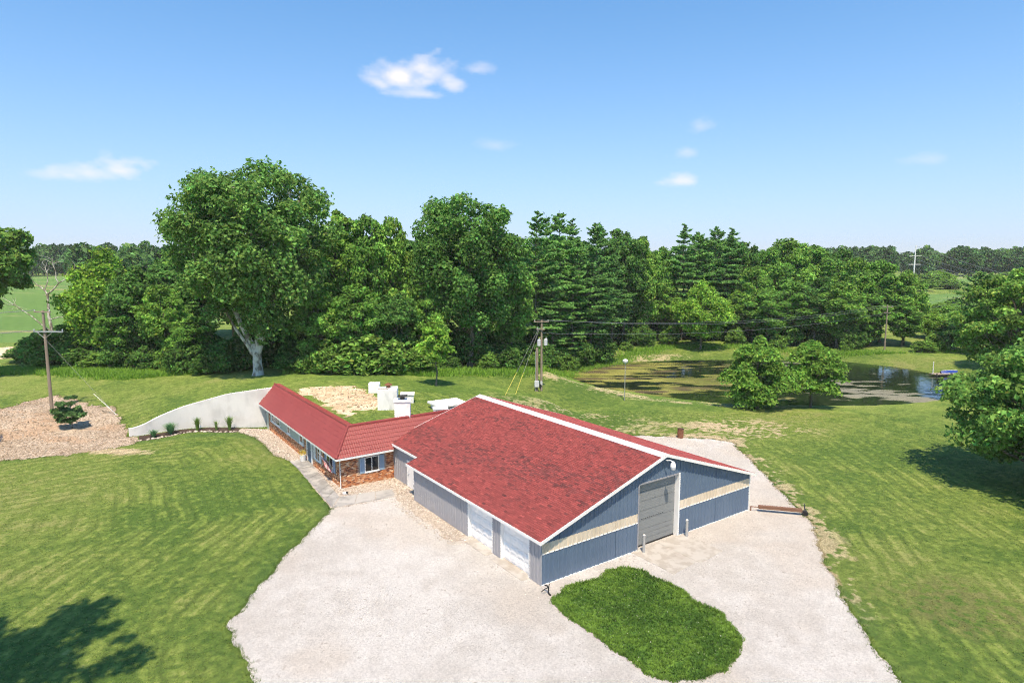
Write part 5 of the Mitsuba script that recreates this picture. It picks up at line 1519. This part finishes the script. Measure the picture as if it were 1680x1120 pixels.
# ---------------------------------------------------------------- plants by the house and in the mulch
def grass_clump(label, x, y, h, r, n, color, name="ornamental_grass", lean=.5, wid=.035):
    rng = np.random.default_rng(int(abs(x * 100) + abs(y * 7)))
    k = thing(name, label, "plant")
    z = ground(x, y)
    vv, ff, cc = [], [], []
    for i in range(n):
        a, q = rng.uniform(0, 2 * PI), rng.uniform(.1, 1)
        d = np.array([math.cos(a), math.sin(a), 0])
        s = np.array([-d[1], d[0], 0])
        b = np.array([x, y, z]) + d * .12 * q
        L = h * rng.uniform(.65, 1.1)
        p1, p2 = b + d * r * lean * .35 * q + [0, 0, L * .6], b + d * r * q + [0, 0, L * (1 - .25 * q * lean)]
        vv += [b - s * wid * .5, b + s * wid * .5, p1 + s * wid * .5, p1 - s * wid * .5, p2]
        o = i * 5
        ff += [[o, o + 1, o + 2], [o, o + 2, o + 3], [o + 3, o + 2, o + 4]]
        cc += [np.asarray(color) * np.exp(rng.normal(0, .25))] * 5
    scene[f"{k}__blades"] = mikit.ply((np.array(vv), np.array(ff)), "leaf", False, color=np.clip(np.array(cc), 0, 1))
    return k


grass_clump("small blue-green plant at the left end of the bed by the retaining wall", -35.75, 61.6, .85, .65, 260, (0.163, 0.329, 0.150), lean=.9)
grass_clump("large blue-green feathery plant in the bed, second from the left", -34.75, 62.9, 1.25, .95, 420, (0.175, 0.363, 0.161), lean=.9)
grass_clump("tall stiff green grass clump in the middle of the bed by the retaining wall", -32.75, 64.35, 1.45, .50, 260, (0.207, 0.329, 0.071))
grass_clump("thin sparse grass clump, fourth from the left in the bed", -30.95, 64.75, 1.1, .40, 60, (0.197, 0.319, 0.071))
grass_clump("thick green grass clump at the right end of the bed, nearest the house", -29.55, 64.7, 1.5, .62, 300, (0.197, 0.319, 0.071))
(cv, cf, cc), wood = broadleaf(71, 3.9, 1.55, .5, 22, 1700, .17, (0.116, 0.216, 0.076), top_heavy=.42, trunk_r=.06, puff=(.20, .38), flat=.4, limbs=22, hollow=.1, aspect=3.0)
big("conifer_shrub", ((cv, cf, cc), wood), -45.0, 63.2, "sparse dark shrub with a short stem growing in the mulch by the utility pole", "bark", "needle", category="shrub")
# stones along the front of the planting bed
brk = np.random.default_rng(15)
bed_line = shapely.LineString([(-36.2, 60.5), (-35.3, 61.3), (-33.6, 63.45), (-32.4, 64.05), (-30.3, 63.75), (-28.5, 63.9)])


def rock(rng, s):
    m = trimesh.creation.icosphere(1, s)
    v = m.vertices * rng.uniform(.65, 1.25, 3) * [1, 1, .7]
    return v * (1 + .35 * (rng.random((len(v), 1)) - .5)), m.faces


def scatter_stones(key, spots, smin, smax, tones, seed, kind="stuff", lift=.25, label=None, ico=False):
    rng = np.random.default_rng(seed)
    octa_v = np.array([[1, 0, 0], [0, 1, 0], [-1, 0, 0], [0, -1, 0], [0, 0, .8], [0, 0, -.6]], float)
    octa_f = np.array([[0, 1, 4], [1, 2, 4], [2, 3, 4], [3, 0, 4]])
    n = len(spots)
    s = rng.uniform(smin, smax, n) ** 1.0
    a = rng.uniform(0, 2 * PI, n)
    st = rng.uniform(.65, 1.3, (n, 6, 1)) * rng.uniform(.7, 1.2, (n, 1, 3))
    v = octa_v[None] * st * s[:, None, None]
    c, sn = np.cos(a)[:, None], np.sin(a)[:, None]
    v = np.stack([v[..., 0] * c - v[..., 1] * sn, v[..., 0] * sn + v[..., 1] * c, v[..., 2]], -1)
    base_ = np.column_stack([spots, height(spots) + s * lift])
    v = v + base_[:, None]
    f = octa_f[None] + (np.arange(n) * 6)[:, None, None]
    col = np.array(tones)[rng.integers(0, len(tones), n)] * np.exp(rng.normal(0, .15, (n, 1)))
    scene[key] = mikit.ply((v.reshape(-1, 3), f.reshape(-1, 3)), "stone_vc", False, color=np.clip(np.repeat(col, 6, 0), 0, 1))
    labels[key] = {"label": label, "category": "stones", "kind": kind} if label else {"kind": kind}


for i in range(46):
    p = bed_line.interpolate(i / 45, normalized=True).coords[0]
    p = np.array(p) + brk.normal(0, .12, 2)
    v, f = rock(brk, brk.uniform(.07, .17))
    key = numbered("bed_stone")
    labels[key] = {"label": "pale edging stone in the row along the front of the planting bed", "category": "stone", "group": "edging stones of the planting bed"}
    scene[key] = mikit.ply((v + [p[0], p[1], ground(*p) + .03], f), "stone_vc", False, color=np.tile(np.clip(np.array([.5, .43, .36]) * brk.uniform(.6, 1.4), 0, 1), (len(v), 1)))


def inside(poly, n, rng, shrink=0.0):
    g = shapely.Polygon(poly).buffer(0).buffer(-shrink)
    x0, y0, x1, y1 = g.bounds
    p = rng.uniform((x0, y0), (x1, y1), (n, 2))
    return p[shapely.contains_xy(g, p[:, 0], p[:, 1])]


grng = np.random.default_rng(31)
barn_poly = shapely.Polygon([B(-.1, -.1)[:2], B(WD + .1, -.1)[:2], B(WD + .1, BL + .1)[:2], B(.9, BL)[:2], B(.9, 15.2)[:2], B(-.1, 15.2)[:2]])
house_poly = shapely.Polygon([B(-3.6, 20.6)[:2], B(.95, 20.6)[:2], B(.95, 22)[:2], B(9, 22)[:2], B(9, 23)[:2], B(-2, 23)[:2], B(-2, 43)[:2], B(-3.6, 43)[:2]])
solid = barn_poly.union(house_poly)
walk_poly = shapely.union_all([shapely.Polygon([wl[0], wl[1], wr[1], wr[0]]), shapely.Polygon([w2l[0], w2l[1], w2r[1], w2r[0]])])


def off_solid(p, extra=None):
    g = solid if extra is None else solid.union(extra)
    return p[~shapely.contains_xy(g, p[:, 0], p[:, 1])]


scatter_stones("pea_stones", off_solid(inside(REGION[3][1], 26000, grng), walk_poly), .030, .075, [(.54, .48, .41), (.40, .33, .26), (.62, .59, .54), (.28, .22, .17), (.47, .39, .30)], 1, label="tan river pebbles strewn along the house and barn walls")
gp_ = off_solid(inside(DRIVE, 15000, grng))
gp_ = gp_[gp_[:, 1] > 18]
scatter_stones("gravel_stones", gp_, .012, .030, [(.55, .52, .48), (.50, .47, .43), (.59, .56, .52), (.36, .32, .27)], 2, label="loose pale stones on the gravel drive")
mp_ = inside(MULCH, 5200, grng)
scatter_stones("mulch_chips", mp_[mp_[:, 0] > -62], .05, .13, [(.37, .30, .23), (.46, .39, .31), (.25, .18, .12), (.31, .23, .16)], 3, label="coarse wood chips strewn over the mulch")
dp_ = inside(DIRT, 700, grng)
scatter_stones("dirt_clods", dp_, .04, .13, [(.45, .34, .21), (.58, .47, .33), (.30, .21, .13)], 4, label="clods of dry soil on the bare patch above the house")


# ---------------------------------------------------------------- grass: tufts of blades that make the turf rough and its edges ragged
def tufts(key, spots, h, wdt, bs, seed, blades=4, label=None, spread=.05):
    rng = np.random.default_rng(seed)
    n = len(spots)
    z = height(spots)
    P = np.repeat(np.column_stack([spots, z - .01]), blades, 0)
    m = n * blades
    a = rng.uniform(0, 2 * PI, m)
    d = np.column_stack([np.cos(a), np.sin(a), np.zeros(m)])
    s = np.column_stack([-d[:, 1], d[:, 0], np.zeros(m)])
    P = P + d * rng.uniform(0, spread, (m, 1))
    hh = (h if np.ndim(h) == 0 else np.repeat(h, blades)) * rng.uniform(.6, 1.35, m)
    tip = P + d * (hh * rng.uniform(.15, .9, m))[:, None] + np.array([0, 0, 1]) * hh[:, None]
    v = np.stack([P - s * wdt * .5, P + s * wdt * .5, tip], 1).reshape(-1, 3)
    scene[key] = mikit.ply((v, np.arange(3 * m).reshape(-1, 3)), bs)
    labels[key] = {"label": label, "category": "grass", "kind": "stuff"}


drive_g, isl_g, pea_g, bed_g, mul_g = (shapely.Polygon(r).buffer(0) for r in (REGION[1][1], REGION[0][1], REGION[3][1], REGION[2][1], REGION[4][1]))
bare = shapely.union_all([drive_g, pea_g, bed_g, mul_g, solid, walk_poly, shapely.Polygon(POND_XY), shapely.Polygon(DIRT)])
lawn_p = np.vstack([grng.uniform((-46, 20), (-6, 66), (52000, 2)), grng.uniform((8, 20), (44, 72), (46000, 2))])
lawn_p = lawn_p[~shapely.contains_xy(bare, lawn_p[:, 0], lawn_p[:, 1])]
lawn_p = lawn_p[(np.abs(lawn_p[:, 0]) < .85 * lawn_p[:, 1] + 2)]
edge_p = np.vstack([r + grng.normal(0, .10, r.shape) for r in (REGION[1][1], REGION[3][1], REGION[4][1]) for _ in range(9)])
edge_p = edge_p[~shapely.contains_xy(shapely.union_all([solid, walk_poly, bed_g]).buffer(.1), edge_p[:, 0], edge_p[:, 1]) & (edge_p[:, 1] > 18)]
edge_p = edge_p[shapely.distance(shapely.union_all([drive_g, pea_g, mul_g, bed_g, solid, walk_poly]).buffer(.45).buffer(-.45).boundary, shapely.points(edge_p)) < .30]
tufts("lawn_grass", lawn_p, .055, .03, "turf", 1, 3, "mown grass of the lawns around the drive")
tufts("edge_grass", edge_p, .085, .03, "turf", 2, 4, "ragged longer grass along the edges of the gravel")
isl_p = np.vstack([inside(REGION[0][1], 15000, grng, -.06), np.vstack([REGION[0][1] + grng.normal(0, .07, REGION[0][1].shape) for _ in range(12)])])
tufts("island_grass_blades", isl_p, .12, .032, "island_grass", 3, 4, "lush long grass on the island in the gravel drive")
tg = np.vstack([grng.uniform((-82, 80), (-28, 96), (26000, 2)), grng.uniform((-28, 76), (8, 100), (14000, 2)), grng.uniform((2, 98), (50, 136), (16000, 2)), grng.uniform((48, 118), (112, 142), (16000, 2))])
edge_line = shapely.LineString([(-84, 92), (-66, 90.5), (-52, 84.5), (-44, 80), (-37, 78.2), (-27, 75.8), (-20, 75.0), (-14, 76.5), (-8, 82), (0, 88), (5, 97), (10, 104), (18, 115), (24, 123), (32, 129.5), (47, 130), (56, 124), (68, 121), (77, 116.5), (88, 120), (104, 128)])
dd = shapely.distance(edge_line, shapely.points(tg + [0, 1.3]))
tg = tg[(dd < 3.0) & (grng.random(len(tg)) < np.exp(-(dd / 1.9) ** 2))]
tufts("tall_grass", tg, .60, .10, "tall_blade", 5, 4, "tall unmown grass along the edge of the wood", .35)

# ---------------------------------------------------------------- thin summer haze
scene["haze_air"] = {"type": "homogeneous", "albedo": {"type": "rgb", "value": [.95, .95, .95]}, "sigma_t": 0.00017}
scene["haze"] = {"type": "cube", "to_world": T().translate([0, 1600, 16]).scale([4100, 2500, 19]), "bsdf": {"type": "null"}, "interior": {"type": "ref", "id": "haze_air"}}
labels["haze"] = {"kind": "stuff", "label": "thin pale haze in the air over the whole place", "category": "haze"}
scene["camera"]["medium"] = {"type": "ref", "id": "haze_air"}
